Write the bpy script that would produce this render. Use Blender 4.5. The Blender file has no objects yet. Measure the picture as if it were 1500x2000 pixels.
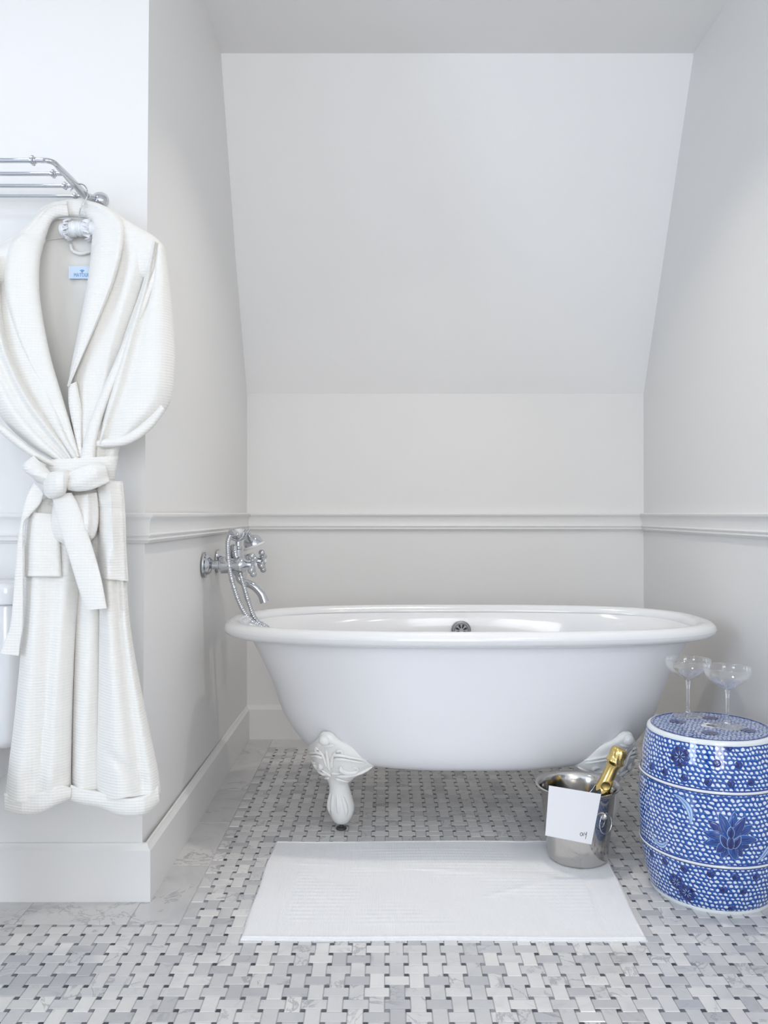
import bpy, bmesh, math, random
import numpy as np
from mathutils import Vector, Matrix

random.seed(7)
rng = np.random.default_rng(7)
C = bpy.context.scene.collection
SC = bpy.context.scene
PI = math.pi
H = 0.95                 # camera height
F = 1605.0               # focal length in pixels of the 1500x2000 frame
CX, CY = 755.0, 1003.0   # principal point

# ------------------------------------------------------------------ camera
cam = bpy.data.cameras.new('camera')
cam.sensor_fit = 'VERTICAL'
cam.sensor_height = 36.0
cam.lens = F / 2000.0 * 36.0
cam.shift_x = (750 - CX) / 2000.0
cam.shift_y = (CY - 1000) / 2000.0
cam.clip_start = 0.02
camo = bpy.data.objects.new('camera', cam)
camo.location = (0, 0, H)
camo.rotation_euler = (PI / 2, 0, 0)
C.objects.link(camo)
SC.camera = camo

# ------------------------------------------------------------------ world, exposure, lights
SC.view_settings.view_transform = 'Standard'
SC.view_settings.look = 'None'
SC.view_settings.gamma = 1.0
SC.view_settings.use_curve_mapping = False
SC.view_settings.exposure = -0.13
w = bpy.data.worlds.new('sky')
SC.world = w
w.use_nodes = True
w.node_tree.nodes['Background'].inputs[0].default_value = (0.80, 0.88, 1.0, 1)
w.node_tree.nodes['Background'].inputs[1].default_value = 1.0


def area(name, loc, target, sx, sy, power, col):
    l = bpy.data.lights.new(name, 'AREA')
    l.shape = 'RECTANGLE'
    l.size, l.size_y = sx, sy
    l.energy = power
    l.color = col
    o = bpy.data.objects.new(name, l)
    o.location = loc
    d = Vector(target) - Vector(loc)
    o.rotation_euler = d.to_track_quat('-Z', 'Y').to_euler()
    C.objects.link(o)
    return o


SIDE_WIN = (-2.6, -1.0, 0.7, 2.3)     # y0 y1 z0 z1 of the window in the side wall
REAR_FILL_WIN = (-0.5, 0.9, 0.55, 2.3)      # x0 x1 z0 z1 of the window added behind the camera for fill
XL, XR, YR, YB, ZC = -3.8, 1.084, -3.4, 3.465, 2.574
area('side_window_daylight', (XL - 0.06, -1.8, 1.5), (0, -1.8, 1.5), 1.6, 1.6, 92, (0.66, 0.81, 1.0))
area('rear_fill_light', (0.2, YR - 0.06, 1.42), (0.2, 0, 1.42), 1.4, 1.75, 66, (0.97, 0.98, 1.0))  # broad soft fill from behind the camera, set in the added rear window


# ------------------------------------------------------------------ materials
def mat(name, col, rough=0.5, metal=0.0, coat=0.0, spec=None, **kw):
    m = bpy.data.materials.new(name)
    m.use_nodes = True
    b = m.node_tree.nodes['Principled BSDF']
    b.inputs['Base Color'].default_value = (*col, 1)
    b.inputs['Roughness'].default_value = rough
    b.inputs['Metallic'].default_value = metal
    b.inputs['Coat Weight'].default_value = coat
    b.inputs['Coat Roughness'].default_value = 0.05
    if spec is not None:
        b.inputs['Specular IOR Level'].default_value = spec
    for k, v in kw.items():
        b.inputs[k.replace('_', ' ')].default_value = v
    return m


class NB:
    """small node-building helper"""
    def __init__(self, m):
        self.nt = m.node_tree
        self.b = m.node_tree.nodes.get('Principled BSDF')

    def n(self, t, **props):
        x = self.nt.nodes.new(t)
        for k, v in props.items():
            setattr(x, k, v)
        return x

    def put(self, sock, v):
        if hasattr(v, 'is_output'):
            self.nt.links.new(v, sock)
        else:
            sock.default_value = v

    def math(self, op, a, b=0.0, c=None):
        x = self.n('ShaderNodeMath', operation=op)
        self.put(x.inputs[0], a)
        self.put(x.inputs[1], b)
        if c is not None:
            self.put(x.inputs[2], c)
        return x.outputs[0]

    def smooth(self, v, lo, hi, a=0.0, b=1.0):
        x = self.n('ShaderNodeMapRange', interpolation_type='SMOOTHSTEP')
        self.put(x.inputs[0], v)
        x.inputs[1].default_value = lo
        x.inputs[2].default_value = hi
        x.inputs[3].default_value = a
        x.inputs[4].default_value = b
        return x.outputs[0]

    def mix(self, f, a, b):
        x = self.n('ShaderNodeMix', data_type='RGBA')
        self.put(x.inputs[0], f)
        self.put(x.inputs[6], a)
        self.put(x.inputs[7], b)
        return x.outputs[2]

    def noise(self, vec, scale, detail=2.0, rough=0.5, dist=0.0):
        x = self.n('ShaderNodeTexNoise')
        self.nt.links.new(vec, x.inputs['Vector'])
        x.inputs['Scale'].default_value = scale
        x.inputs['Detail'].default_value = detail
        x.inputs['Roughness'].default_value = rough
        x.inputs['Distortion'].default_value = dist
        return x.outputs['Fac']

    def pos(self):
        return self.n('ShaderNodeNewGeometry').outputs['Position']

    def bump(self, h, strength, dist):
        x = self.n('ShaderNodeBump')
        x.inputs['Strength'].default_value = strength
        x.inputs['Distance'].default_value = dist
        self.put(x.inputs['Height'], h)
        self.nt.links.new(x.outputs[0], self.b.inputs['Normal'])


def wall_material(name, col, rough=0.55):
    m = mat(name, col, rough, spec=0.3)
    nb = NB(m)
    nb.bump(nb.noise(nb.pos(), 140, 3), 0.06, 0.002)
    return m


M = {}
M['wall'] = wall_material('wall_paint', (0.87, 0.862, 0.85))
M['ceiling'] = wall_material('ceiling_paint', (0.92, 0.915, 0.91))
M['trim'] = mat('trim_paint', (0.87, 0.862, 0.85), 0.35)
M['porcelain'] = mat('white_enamel', (0.83, 0.835, 0.845), 0.14, coat=0.4)
M['tub_out'] = mat('painted_tub_side', (0.83, 0.835, 0.855), 0.5, spec=0.25)
M['foot'] = mat('painted_cast_iron', (0.93, 0.925, 0.905), 0.25, coat=0.2)
M['chrome'] = mat('chrome', (0.60, 0.615, 0.645), 0.07, 1.0)
M['steel'] = mat('polished_steel', (0.62, 0.60, 0.575), 0.13, 1.0)
M['dark'] = mat('dark_recess', (0.01, 0.01, 0.012), 0.6)
M['dark_metal'] = mat('dark_metal', (0.12, 0.12, 0.12), 0.35, 0.8)
M['gold'] = mat('gold_foil', (0.83, 0.62, 0.24), 0.22, 1.0)
M['gold_dark'] = mat('dull_gold', (0.55, 0.42, 0.17), 0.35, 1.0)
M['bottle'] = mat('dark_green_glass', (0.012, 0.02, 0.012), 0.06, coat=0.5)
M['paper'] = mat('white_card', (0.86, 0.86, 0.875), 0.7)
M['ink'] = mat('ink', (0.03, 0.03, 0.04), 0.6)
M['satin'] = mat('white_satin', (0.86, 0.87, 0.9), 0.3, **{'Sheen_Weight': 0.3})
M['label'] = mat('pale_blue_label', (0.66, 0.78, 0.93), 0.6)
M['label_ink'] = mat('blue_thread', (0.18, 0.40, 0.70), 0.6)
M['glaze_white'] = mat('white_glaze', (0.80, 0.84, 0.86), 0.08, coat=0.6)
M['glaze_pale'] = mat('pale_blue_glaze', (0.38, 0.56, 0.84), 0.08, coat=0.6)
M['glaze_blue'] = mat('cobalt_glaze', (0.008, 0.045, 0.26), 0.08, coat=0.6)
M['glaze_mid'] = mat('mid_blue_glaze', (0.016, 0.085, 0.36), 0.08, coat=0.6)
M['glaze_navy'] = mat('navy_glaze', (0.006, 0.016, 0.13), 0.08, coat=0.6)
M['lamp'] = mat('lamp_glass', (1, 0.95, 0.88), 0.4, **{'Emission_Color': (1, 0.9, 0.78, 1), 'Emission_Strength': 6.0})


def cloth_material(name, col, pitch, strength, waffle=True):
    m = mat(name, col, 0.85, spec=0.15)
    nb = NB(m)
    nb.b.inputs['Sheen Weight'].default_value = 0.25
    nb.b.inputs['Sheen Roughness'].default_value = 0.5
    co = nb.n('ShaderNodeTexCoord').outputs['Object']
    sp = nb.n('ShaderNodeSeparateXYZ')
    nb.nt.links.new(co, sp.inputs[0])
    k = 2 * PI / pitch
    wob = nb.math('MULTIPLY', nb.noise(co, 9, 2), 9.0)
    rib = nb.math('SINE', nb.math('ADD', nb.math('MULTIPLY', sp.outputs[2], k), wob))
    if waffle:
        cross = nb.math('SINE', nb.math('MULTIPLY', sp.outputs[0], k * 0.8))
        rib = nb.math('ADD', rib, nb.math('MULTIPLY', cross, 0.35))
    fuzz = nb.math('MULTIPLY', nb.noise(co, 900, 2), 0.8)
    nb.bump(nb.math('ADD', rib, fuzz), strength, 0.0016)
    return m


M['robe'] = cloth_material('robe_cotton', (0.87, 0.85, 0.81), 0.0062, 0.24)
M['robe_in'] = mat('robe_lining', (0.82, 0.805, 0.77), 0.9, spec=0.1)
M['terry'] = cloth_material('terry_cotton', (0.885, 0.885, 0.895), 0.003, 0.35)


def thin_glass():
    m = bpy.data.materials.new('clear_glass')
    m.use_nodes = True
    nt = m.node_tree
    nt.nodes.clear()
    out = nt.nodes.new('ShaderNodeOutputMaterial')
    tr = nt.nodes.new('ShaderNodeBsdfTransparent')
    tr.inputs[0].default_value = (0.992, 0.994, 0.995, 1)
    gl = nt.nodes.new('ShaderNodeBsdfGlossy')
    gl.inputs['Color'].default_value = (1, 1, 1, 1)
    gl.inputs['Roughness'].default_value = 0.02
    lw = nt.nodes.new('ShaderNodeLayerWeight')
    lw.inputs['Blend'].default_value = 0.22
    mr = nt.nodes.new('ShaderNodeMapRange')
    mr.inputs[3].default_value = 0.06
    mr.inputs[4].default_value = 0.95
    mx = nt.nodes.new('ShaderNodeMixShader')
    nt.links.new(lw.outputs['Facing'], mr.inputs[0])
    pw = nt.nodes.new('ShaderNodeMath')
    pw.operation = 'POWER'
    pw.inputs[1].default_value = 1.25
    nt.links.new(mr.outputs[0], pw.inputs[0])
    nt.links.new(pw.outputs[0], mx.inputs[0])
    nt.links.new(tr.outputs[0], mx.inputs[1])
    nt.links.new(gl.outputs[0], mx.inputs[2])
    nt.links.new(mx.outputs[0], out.inputs[0])
    return m


M['glass'] = thin_glass()
M['glass_solid'] = mat('solid_glass', (0.97, 0.98, 0.99), 0.01, **{'Transmission_Weight': 1.0, 'IOR': 1.45})


def marble_material():
    m = mat('carrara_marble', (0.7, 0.7, 0.7), 0.2, coat=0.15)
    nb = NB(m)
    at = nb.n('ShaderNodeAttribute', attribute_name='shade')
    sh = at.outputs['Fac']
    p = nb.pos()
    off = nb.n('ShaderNodeCombineXYZ')
    nb.put(off.inputs[2], nb.math('MULTIPLY', sh, 7.0))
    ad = nb.n('ShaderNodeVectorMath', operation='ADD')
    nb.nt.links.new(p, ad.inputs[0])
    nb.nt.links.new(off.outputs[0], ad.inputs[1])
    v = ad.outputs[0]
    base = nb.mix(sh, (0.50, 0.498, 0.51, 1), (0.80, 0.785, 0.765, 1))
    cloud = nb.noise(v, 6, 5, 0.6, 0.6)
    base = nb.mix(nb.smooth(cloud, 0.42, 0.72, 0, 0.45), base, (0.46, 0.47, 0.50, 1))
    vn = nb.noise(v, 9, 6, 0.6, 1.2)
    ridge = nb.math('ABSOLUTE', nb.math('SUBTRACT', vn, 0.5))
    vein = nb.smooth(ridge, 0.0, 0.03, 0.55, 0.0)
    patch = nb.smooth(nb.noise(v, 4.5, 2), 0.48, 0.62)
    col = nb.mix(nb.math('MULTIPLY', vein, patch), base, (0.24, 0.24, 0.27, 1))
    nb.nt.links.new(col, nb.b.inputs['Base Color'])
    return m


M['marble'] = marble_material()


def dot_material():
    m = mat('grey_marble_dot', (0.1, 0.1, 0.11), 0.2)
    nb = NB(m)
    at = nb.n('ShaderNodeAttribute', attribute_name='shade')
    nb.nt.links.new(nb.mix(at.outputs['Fac'], (0.055, 0.058, 0.075, 1), (0.30, 0.30, 0.33, 1)), nb.b.inputs['Base Color'])
    return m


M['dot'] = dot_material()
M['grout'] = wall_material('grout', (0.56, 0.555, 0.56), 0.9)


def stool_material():
    """blue and white glaze: rows of white drops left open between cobalt strokes"""
    m = mat('blue_white_glaze', (0.1, 0.2, 0.6), 0.07, coat=0.6)
    nb = NB(m)
    uv = nb.n('ShaderNodeUVMap', uv_map='UVMap').outputs[0]
    n1 = nb.n('ShaderNodeTexNoise')
    nb.nt.links.new(uv, n1.inputs['Vector'])
    n1.inputs['Scale'].default_value = 38
    n1.inputs['Detail'].default_value = 2
    sb = nb.n('ShaderNodeVectorMath', operation='SUBTRACT')
    nb.nt.links.new(n1.outputs['Color'], sb.inputs[0])
    sb.inputs[1].default_value = (0.5, 0.5, 0.5)
    sc = nb.n('ShaderNodeVectorMath', operation='MULTIPLY')
    nb.nt.links.new(sb.outputs[0], sc.inputs[0])
    sc.inputs[1].default_value = (0.017, 0.013, 0)
    ad = nb.n('ShaderNodeVectorMath', operation='ADD')
    nb.nt.links.new(uv, ad.inputs[0])
    nb.nt.links.new(sc.outputs[0], ad.inputs[1])
    sp = nb.n('ShaderNodeSeparateXYZ')
    nb.nt.links.new(ad.outputs[0], sp.inputs[0])
    v = nb.math('DIVIDE', sp.outputs[1], 0.0103)
    row = nb.math('FLOOR', v)
    fv = nb.math('SUBTRACT', nb.math('SUBTRACT', v, row), 0.5)
    u = nb.math('ADD', nb.math('DIVIDE', sp.outputs[0], 0.0122), nb.math('MULTIPLY', row, 0.5))
    col_i = nb.math('FLOOR', u)
    fu = nb.math('SUBTRACT', nb.math('SUBTRACT', u, col_i), 0.5)
    # a drop: flat underneath, rounded on top, thicker to one side
    fv2 = nb.math('ADD', fv, nb.math('MULTIPLY', fu, 0.25))
    d = nb.math('SQRT', nb.math('ADD', nb.math('POWER', nb.math('DIVIDE', fu, 0.40), 2.0),
                                nb.math('POWER', nb.math('DIVIDE', nb.math('ADD', fv2, 0.05), 0.37), 2.0)))
    jit = nb.math('MULTIPLY', nb.math('SUBTRACT', nb.noise(uv, 75, 1), 0.5), 0.9)
    d = nb.math('ADD', d, jit)
    white = nb.smooth(d, 0.69, 0.89, 1.0, 0.0)
    rim = nb.math('MULTIPLY', nb.smooth(d, 0.95, 1.08), nb.smooth(nb.math('ADD', fv2, nb.math('MULTIPLY', fu, 0.6)), -0.05, 0.15))
    blue = nb.mix(nb.noise(uv, 24, 3), (0.012, 0.085, 0.40, 1), (0.045, 0.195, 0.60, 1))
    blue = nb.mix(nb.math('MULTIPLY', rim, 0.85), blue, (0.005, 0.026, 0.20, 1))
    # a washed halo of paler blue around the drops
    blue = nb.mix(nb.smooth(d, 0.92, 0.76, 0.0, 0.5), blue, (0.20, 0.40, 0.76, 1))
    col = nb.mix(white, blue, (0.78, 0.83, 0.88, 1))
    nb.nt.links.new(col, nb.b.inputs['Base Color'])
    return m


M['stool'] = stool_material()


# ------------------------------------------------------------------ object helpers
def mk(name, verts, faces, m, parent=None, smooth=True, sharp=None, mats=None, fmats=None, kind=None, label=None):
    me = bpy.data.meshes.new(name)
    me.from_pydata([tuple(v) for v in verts], [], [tuple(f) for f in faces])
    for x in (mats if mats else [m]):
        me.materials.append(x)
    if fmats is not None:
        me.polygons.foreach_set('material_index', fmats)
    if smooth:
        me.polygons.foreach_set('use_smooth', [True] * len(me.polygons))
        if sharp:
            me.set_sharp_from_angle(angle=math.radians(sharp))
    me.update()
    return link(name, me, parent, kind, label)


def link(name, data, parent=None, kind=None, label=None):
    o = bpy.data.objects.new(name, data)
    C.objects.link(o)
    if parent is not None:
        o.parent = parent
        # world-space geometry under a parent placed by translation only
        r = parent
        base = Vector((0, 0, 0))
        while r is not None:
            base += r.location
            r = r.parent
        o.location = -base
    if kind:
        o['kind'] = kind
    if label:
        o['label'] = label
    return o


def thing(name, label, cat, loc=(0, 0, 0), group=None):
    o = bpy.data.objects.new(name, None)
    o.empty_display_size = 0.05
    o.location = loc
    C.objects.link(o)
    o['label'], o['category'] = label, cat
    if group:
        o['group'] = group
    return o


def tag(o, label, cat, group=None):
    o['label'], o['category'] = label, cat
    if group:
        o['group'] = group
    return o


def struct(name, verts, faces, m, label, smooth=False, sharp=None):
    o = mk(name, verts, faces, m, smooth=smooth, sharp=sharp, kind='structure', label=label)
    return o


def boxg(x0, x1, y0, y1, z0, z1, base=0):
    v = [(x0, y0, z0), (x1, y0, z0), (x1, y1, z0), (x0, y1, z0), (x0, y0, z1), (x1, y0, z1), (x1, y1, z1), (x0, y1, z1)]
    f = [(3, 2, 1, 0), (4, 5, 6, 7), (0, 1, 5, 4), (1, 2, 6, 5), (2, 3, 7, 6), (3, 0, 4, 7)]
    return v, [tuple(i + base for i in q) for q in f]


class Geo:
    def __init__(self):
        self.v, self.f, self.m = [], [], []

    def add(self, v, f, mi=0):
        b = len(self.v)
        self.v += [tuple(p) for p in v]
        self.f += [tuple(i + b for i in q) for q in f]
        self.m += [mi] * len(f)
        return self

    def box(self, *a, mi=0):
        v, f = boxg(*a)
        return self.add(v, f, mi)

    def tube(self, pts, r, n=12, mi=0, cap=True, samp=None):
        v, f = tubeg(pts, r, n, cap, samp)
        return self.add(v, f, mi)

    def lathe(self, prof, c=(0, 0, 0), n=48, mi=0, axis=None):
        v, f = latheg(prof, c, n, axis)
        return self.add(v, f, mi)

    def out(self, name, m, parent=None, smooth=True, sharp=40, mats=None, kind=None, label=None):
        return mk(name, self.v, self.f, m, parent, smooth, sharp, mats, self.m if mats else None, kind, label)


def catmull(P, n):
    """n points evenly spaced along a Catmull-Rom curve through P"""
    P = np.asarray(P, float)
    if len(P) == 2:
        t = np.linspace(0, 1, n)[:, None]
        return P[0] * (1 - t) + P[1] * t
    Q = np.vstack([2 * P[0] - P[1], P, 2 * P[-1] - P[-2]])
    out = []
    for i in range(len(P) - 1):
        p0, p1, p2, p3 = Q[i:i + 4]
        t = np.linspace(0, 1, 24, endpoint=False)[:, None]
        out.append(0.5 * (2 * p1 + (p2 - p0) * t + (2 * p0 - 5 * p1 + 4 * p2 - p3) * t ** 2 + (3 * p1 - p0 - 3 * p2 + p3) * t ** 3))
    out.append(P[-1:])
    out = np.vstack(out)
    L = np.concatenate([[0], np.cumsum(np.linalg.norm(np.diff(out, axis=0), axis=1))])
    s = np.linspace(0, L[-1], n)
    return np.stack([np.interp(s, L, out[:, k]) for k in range(out.shape[1])], 1)


def ringfaces(nr, n, cap0=True, cap1=True):
    f = []
    for i in range(nr - 1):
        for k in range(n):
            a, b = i * n + k, i * n + (k + 1) % n
            f.append((a, b, b + n, a + n))
    if cap0:
        f.append(tuple(range(n - 1, -1, -1)))
    if cap1:
        f.append(tuple((nr - 1) * n + k for k in range(n)))
    return f


def tubeg(pts, r, n=12, cap=True, samp=None):
    P = np.asarray(pts, float)
    if samp:
        P = catmull(P, samp)
    R = np.broadcast_to(np.asarray(r, float), (len(P),)) if np.ndim(r) == 0 else np.interp(np.linspace(0, 1, len(P)), np.linspace(0, 1, len(r)), r)
    T = np.gradient(P, axis=0)
    T /= np.linalg.norm(T, axis=1)[:, None] + 1e-12
    up = np.array([0, 0, 1.0]) if abs(T[0][2]) < 0.9 else np.array([1.0, 0, 0])
    V = []
    a = np.cross(T[0], up)
    a /= np.linalg.norm(a)
    for i in range(len(P)):
        a = a - T[i] * a.dot(T[i])
        a /= np.linalg.norm(a)
        b = np.cross(T[i], a)
        for k in range(n):
            t = 2 * PI * k / n
            V.append(P[i] + R[i] * (math.cos(t) * a + math.sin(t) * b))
    return V, ringfaces(len(P), n, cap, cap)


def latheg(prof, c=(0, 0, 0), n=48, axis=None):
    """revolve (radius, height) points about +Z, or about axis, from c"""
    c = np.asarray(c, float)
    ax = np.array([0, 0, 1.0]) if axis is None else np.asarray(axis, float) / np.linalg.norm(axis)
    ref = np.array([1.0, 0, 0]) if abs(ax[0]) < 0.9 else np.array([0, 1.0, 0])
    a = ref - ax * ref.dot(ax)
    a /= np.linalg.norm(a)
    b = np.cross(ax, a)
    V = []
    for r, z in prof:
        r = max(r, 1e-5)
        for k in range(n):
            t = 2 * PI * k / n
            V.append(c + ax * z + r * (math.cos(t) * a + math.sin(t) * b))
    return V, ringfaces(len(prof), n, True, True)


def px(x, y, Y):
    """the point at depth Y seen at pixel (x, y) of the photograph"""
    return np.array([(x - CX) / F * Y, Y, H - (y - CY) / F * Y])


# ------------------------------------------------------------------ room shell
def sweep(path, prof, name, m, label, cut=None):
    """profile (out, z) swept along wall segments with mitred corners; one object per wall. path runs so that the room is on its left side"""
    P = [np.array(p, float) for p in path]
    nrm = []
    for i in range(len(P) - 1):
        d = P[i + 1] - P[i]
        d /= np.linalg.norm(d)
        nrm.append(np.array([d[1], -d[0]]))
    obs = []
    for i in range(len(P) - 1):
        ends = []
        for j in (i, i + 1):
            if j == 0:
                mv = nrm[0]
            elif j == len(P) - 1:
                mv = nrm[-1]
            else:
                mv = (nrm[j - 1] + nrm[j]) / (1 + nrm[j - 1].dot(nrm[j]))
            ends.append([(P[j][0] + mv[0] * o, P[j][1] + mv[1] * o, z) for o, z in prof])
        k = len(prof)
        f = ringfaces(2, k, True, True)
        obs.append(struct(name[i], ends[0] + ends[1], f, m, label[i], smooth=True, sharp=35))
    return obs


LX = -0.592
g = Geo()
xb, xt = -0.602, -0.581
g.add([(xb, 2.02, 0), (-0.587, 3.6, 0), (-0.75, 3.6, 0), (-0.75, 2.02, 0), (xt, 2.02, ZC), (-0.587, 3.6, ZC), (-0.75, 3.6, ZC), (-0.75, 2.02, ZC)],
      [(0, 1, 5, 4), (1, 2, 6, 5), (2, 3, 7, 6), (3, 0, 4, 7), (3, 2, 1, 0), (4, 5, 6, 7)])
wl = g.out('wall_left', M['wall'], smooth=False, kind='structure', label='white painted alcove side wall behind the chrome taps')
struct('wall_front', *boxg(XL, -0.75, 2.02, 2.15, 0, ZC), M['wall'], 'white painted wall behind the hanging bathrobe')
struct('wall_back', *boxg(-0.63, XR, YB, 3.6, 0, 1.455), M['wall'], 'low white wall behind the bathtub under the slope')
struct('wall_right', *boxg(XR, XR + 0.12, YR, 3.6, 0, ZC), M['wall'], 'white painted wall to the right of the bathtub')
v = [(-0.63, YB, 1.455), (XR, YB, 1.455), (XR, 2.90, ZC), (-0.63, 2.90, ZC), (-0.63, 3.6, 1.455), (XR, 3.6, 1.455), (XR, 3.6, ZC), (-0.63, 3.6, ZC)]
struct('ceiling_slope', v, [(0, 1, 2, 3), (4, 7, 6, 5), (3, 2, 6, 7), (0, 4, 5, 1), (0, 3, 7, 4), (1, 5, 6, 2)], M['ceiling'], 'sloped white attic ceiling above the bathtub')
struct('ceiling', *boxg(XL - 0.1, XR + 0.12, YR - 0.1, 3.6, ZC, ZC + 0.1), M['ceiling'], 'flat white ceiling at the top of the picture')
# walls out of frame, each with a window, the rear window added for fill
y0, y1, z0, z1 = SIDE_WIN
g = Geo()
for b in ((XL - 0.1, XL, YR, y0, 0, ZC), (XL - 0.1, XL, y1, 2.15, 0, ZC), (XL - 0.1, XL, y0, y1, 0, z0), (XL - 0.1, XL, y0, y1, z1, ZC)):
    g.box(*b)
g.out('wall_side', M['wall'], smooth=False, kind='structure', label='side wall of the room with a window')
g = Geo()
t = 0.035
for b in ((y0, y0 + t, z0, z1), (y1 - t, y1, z0, z1), (y0, y1, z0, z0 + t), (y0, y1, z1 - t, z1), (y0, y1, 1.44, 1.465), (-1.82, -1.78, z0, z1)):
    g.box(XL - 0.03, XL + 0.005, *b)
g.out('window_1', M['trim'], smooth=False, kind='structure', label='white window frame in the side wall')
x0, x1, z0, z1 = REAR_FILL_WIN
g = Geo()
for b in ((XL - 0.1, x0, 0, ZC), (x1, XR + 0.12, 0, ZC), (x0, x1, 0, z0), (x0, x1, z1, ZC)):
    g.box(b[0], b[1], YR - 0.1, YR, b[2], b[3])
g.out('wall_rear', M['wall'], smooth=False, kind='structure', label='rear wall of the room with an added fill window')
g = Geo()
for b in ((x0, x0 + t, z0, z1), (x1 - t, x1, z0, z1), (x0, x1, z0, z0 + t), (x0, x1, z1 - t, z1), (x0, x1, 1.42, 1.45), (-0.05, -0.01, z0, z1), (0.41, 0.45, z0, z1)):
    g.box(b[0], b[1], YR - 0.03, YR + 0.005, b[2], b[3])
g.out('fill_window_2', M['trim'], smooth=False, kind='structure', label='white frame of the added fill window in the rear wall')

struct('reflection_door_1', *boxg(-2.2, -1.3, YR - 0.02, YR + 0.02, 0.0, 2.05), mat('dark_walnut', (0.07, 0.045, 0.03), 0.4), 'unseen dark door added in the rear wall for the chrome to reflect')  # added behind the camera to give the chrome something dark to mirror
path = [(XL, 2.02), (LX, 2.02), (LX, YB), (XR, YB), (XR, YR)]
sides = ['front', 'left', 'back', 'right']
rail = [(0, 0.952), (0.019, 0.952), (0.0225, 0.949), (0.0225, 0.943), (0.0205, 0.940), (0.0175, 0.937), (0.0145, 0.929), (0.0125, 0.918), (0.0120, 0.907),
        (0.0125, 0.902), (0.0150, 0.9000), (0.0165, 0.8975), (0.0150, 0.894), (0.0115, 0.8925), (0.0115, 0.890), (0.0140, 0.8885), (0.0150, 0.8855), (0.0130, 0.8825), (0.009, 0.881), (0.007, 0.8775), (0, 0.8765)]
sweep(path, rail[::-1], ['trim_1', 'trim_2', 'trim_3', 'trim_4'], M['trim'],
      ['white chair rail moulding crossing behind the bathrobe', 'white chair rail moulding above the chrome taps', 'white chair rail moulding along the low wall behind the bathtub', 'white chair rail moulding on the right wall'])
bb = [(0, 0.142), (0.006, 0.142), (0.008, 0.134), (0.0155, 0.127), (0.0155, 0.001), (0, 0.001)]
sweep(path, bb[::-1], ['baseboard_' + s for s in sides], M['trim'],
      ['tall white baseboard below the bathrobe', 'tall white baseboard running back beside the tub', 'white baseboard behind the bathtub', 'white baseboard along the right wall'])

# ------------------------------------------------------------------ floor: marble basketweave, dots and border slabs
floor = struct('floor', *boxg(XL - 0.1, XR + 0.1, YR - 0.1, 3.6, -0.06, 0.0), M['grout'], 'marble basketweave floor with small dark dots')
PT = 0.0403
X0, Y0 = -0.6438, 1.6489
GR = 0.0012
TL, TW = PT * 1.245 - GR, PT * 0.755 - GR
DS = PT * 0.235
BX0, BY0 = -0.4785, 1.897      # where the woven field meets the border
BYB, BXR = 3.335, 0.985


def tileg(hx, hy, h):
    b = 0.0011
    v = [(-hx, -hy, -0.003), (hx, -hy, -0.003), (hx, hy, -0.003), (-hx, hy, -0.003),
         (-hx, -hy, h - b), (hx, -hy, h - b), (hx, hy, h - b), (-hx, hy, h - b),
         (-hx + b, -hy + b, h), (hx - b, -hy + b, h), (hx - b, hy - b, h), (-hx + b, hy - b, h)]
    f = [(0, 1, 5, 4), (1, 2, 6, 5), (2, 3, 7, 6), (3, 0, 4, 7), (4, 5, 9, 8), (5, 6, 10, 9), (6, 7, 11, 10), (7, 4, 8, 11), (8, 9, 10, 11)]
    return v, f


def set_shade(me, vals):
    a = me.attributes.new('shade', 'FLOAT', 'POINT')
    a.data.foreach_set('value', vals)


def tone():
    r = random.random()
    if r < 0.13:
        return random.uniform(0.0, 0.3)
    if r < 0.30:
        return random.uniform(0.85, 1.0)
    return random.uniform(0.4, 0.85)


NV = 14
variants = {}
for o_ in 'HV':
    for k in range(NV):
        hx, hy = (TL / 2, TW / 2) if o_ == 'H' else (TW / 2, TL / 2)
        v, f = tileg(hx, hy, 0.0022)
        me = bpy.data.meshes.new('tile')
        me.from_pydata(v, [], f)
        me.materials.append(M['marble'])
        s = tone()
        set_shade(me, [s] * len(v))
        variants[o_, k] = me


def in_field(x, y, hx, hy, slack=0.006):
    if x + hx > BXR + slack or y + hy > BYB + slack:
        return False
    if y - hy > BY0 - 0.02 and x - hx < BX0 - slack and y + hy > BY0 + slack:
        return False
    return x > XL and y > 0.75


cells = []
for i in range(-45, 46):
    for j in range(-25, 46):
        x, y = X0 + (i + 0.5) * PT, Y0 + (j + 0.5) * PT
        if x < -1.75:
            continue
        o_ = 'H' if (i + j) % 2 == 0 else 'V'
        hx, hy = (TL / 2, TW / 2) if o_ == 'H' else (TW / 2, TL / 2)
        if in_field(x, y, hx, hy):
            vis = y > 1.512 and abs((x / y) * F + CX - 750) < 750 + 20
            cells.append((0 if vis else 1, y, x, o_, hx, hy))
cells.sort()
near, rest = cells[:300], cells[300:]
for _, y, x, o_, hx, hy in near:
    t = link('tile', variants[o_, random.randrange(NV)], floor)
    t.location = (x, y, random.uniform(-0.0002, 0.0002))
g = Geo()
sh = []
for _, y, x, o_, hx, hy in rest:
    # clip to the field so that the border keeps a straight edge
    xa, xb_ = x - hx, min(x + hx, BXR)
    ya, yb = y - hy, min(y + hy, BYB)
    if y > BY0:
        xa = max(xa, BX0)
    elif x < BX0:
        yb = min(yb, BY0)
    v, f = tileg((xb_ - xa) / 2, (yb - ya) / 2, 0.0022 + random.uniform(-0.0002, 0.0002))
    g.add([(p[0] + (xa + xb_) / 2, p[1] + (ya + yb) / 2, p[2]) for p in v], f)
    sh += [tone()] * len(v)
o = g.out('tile_field', M['marble'], floor, smooth=False, kind='stuff')
set_shade(o.data, sh)
g = Geo()
sh = []
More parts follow.
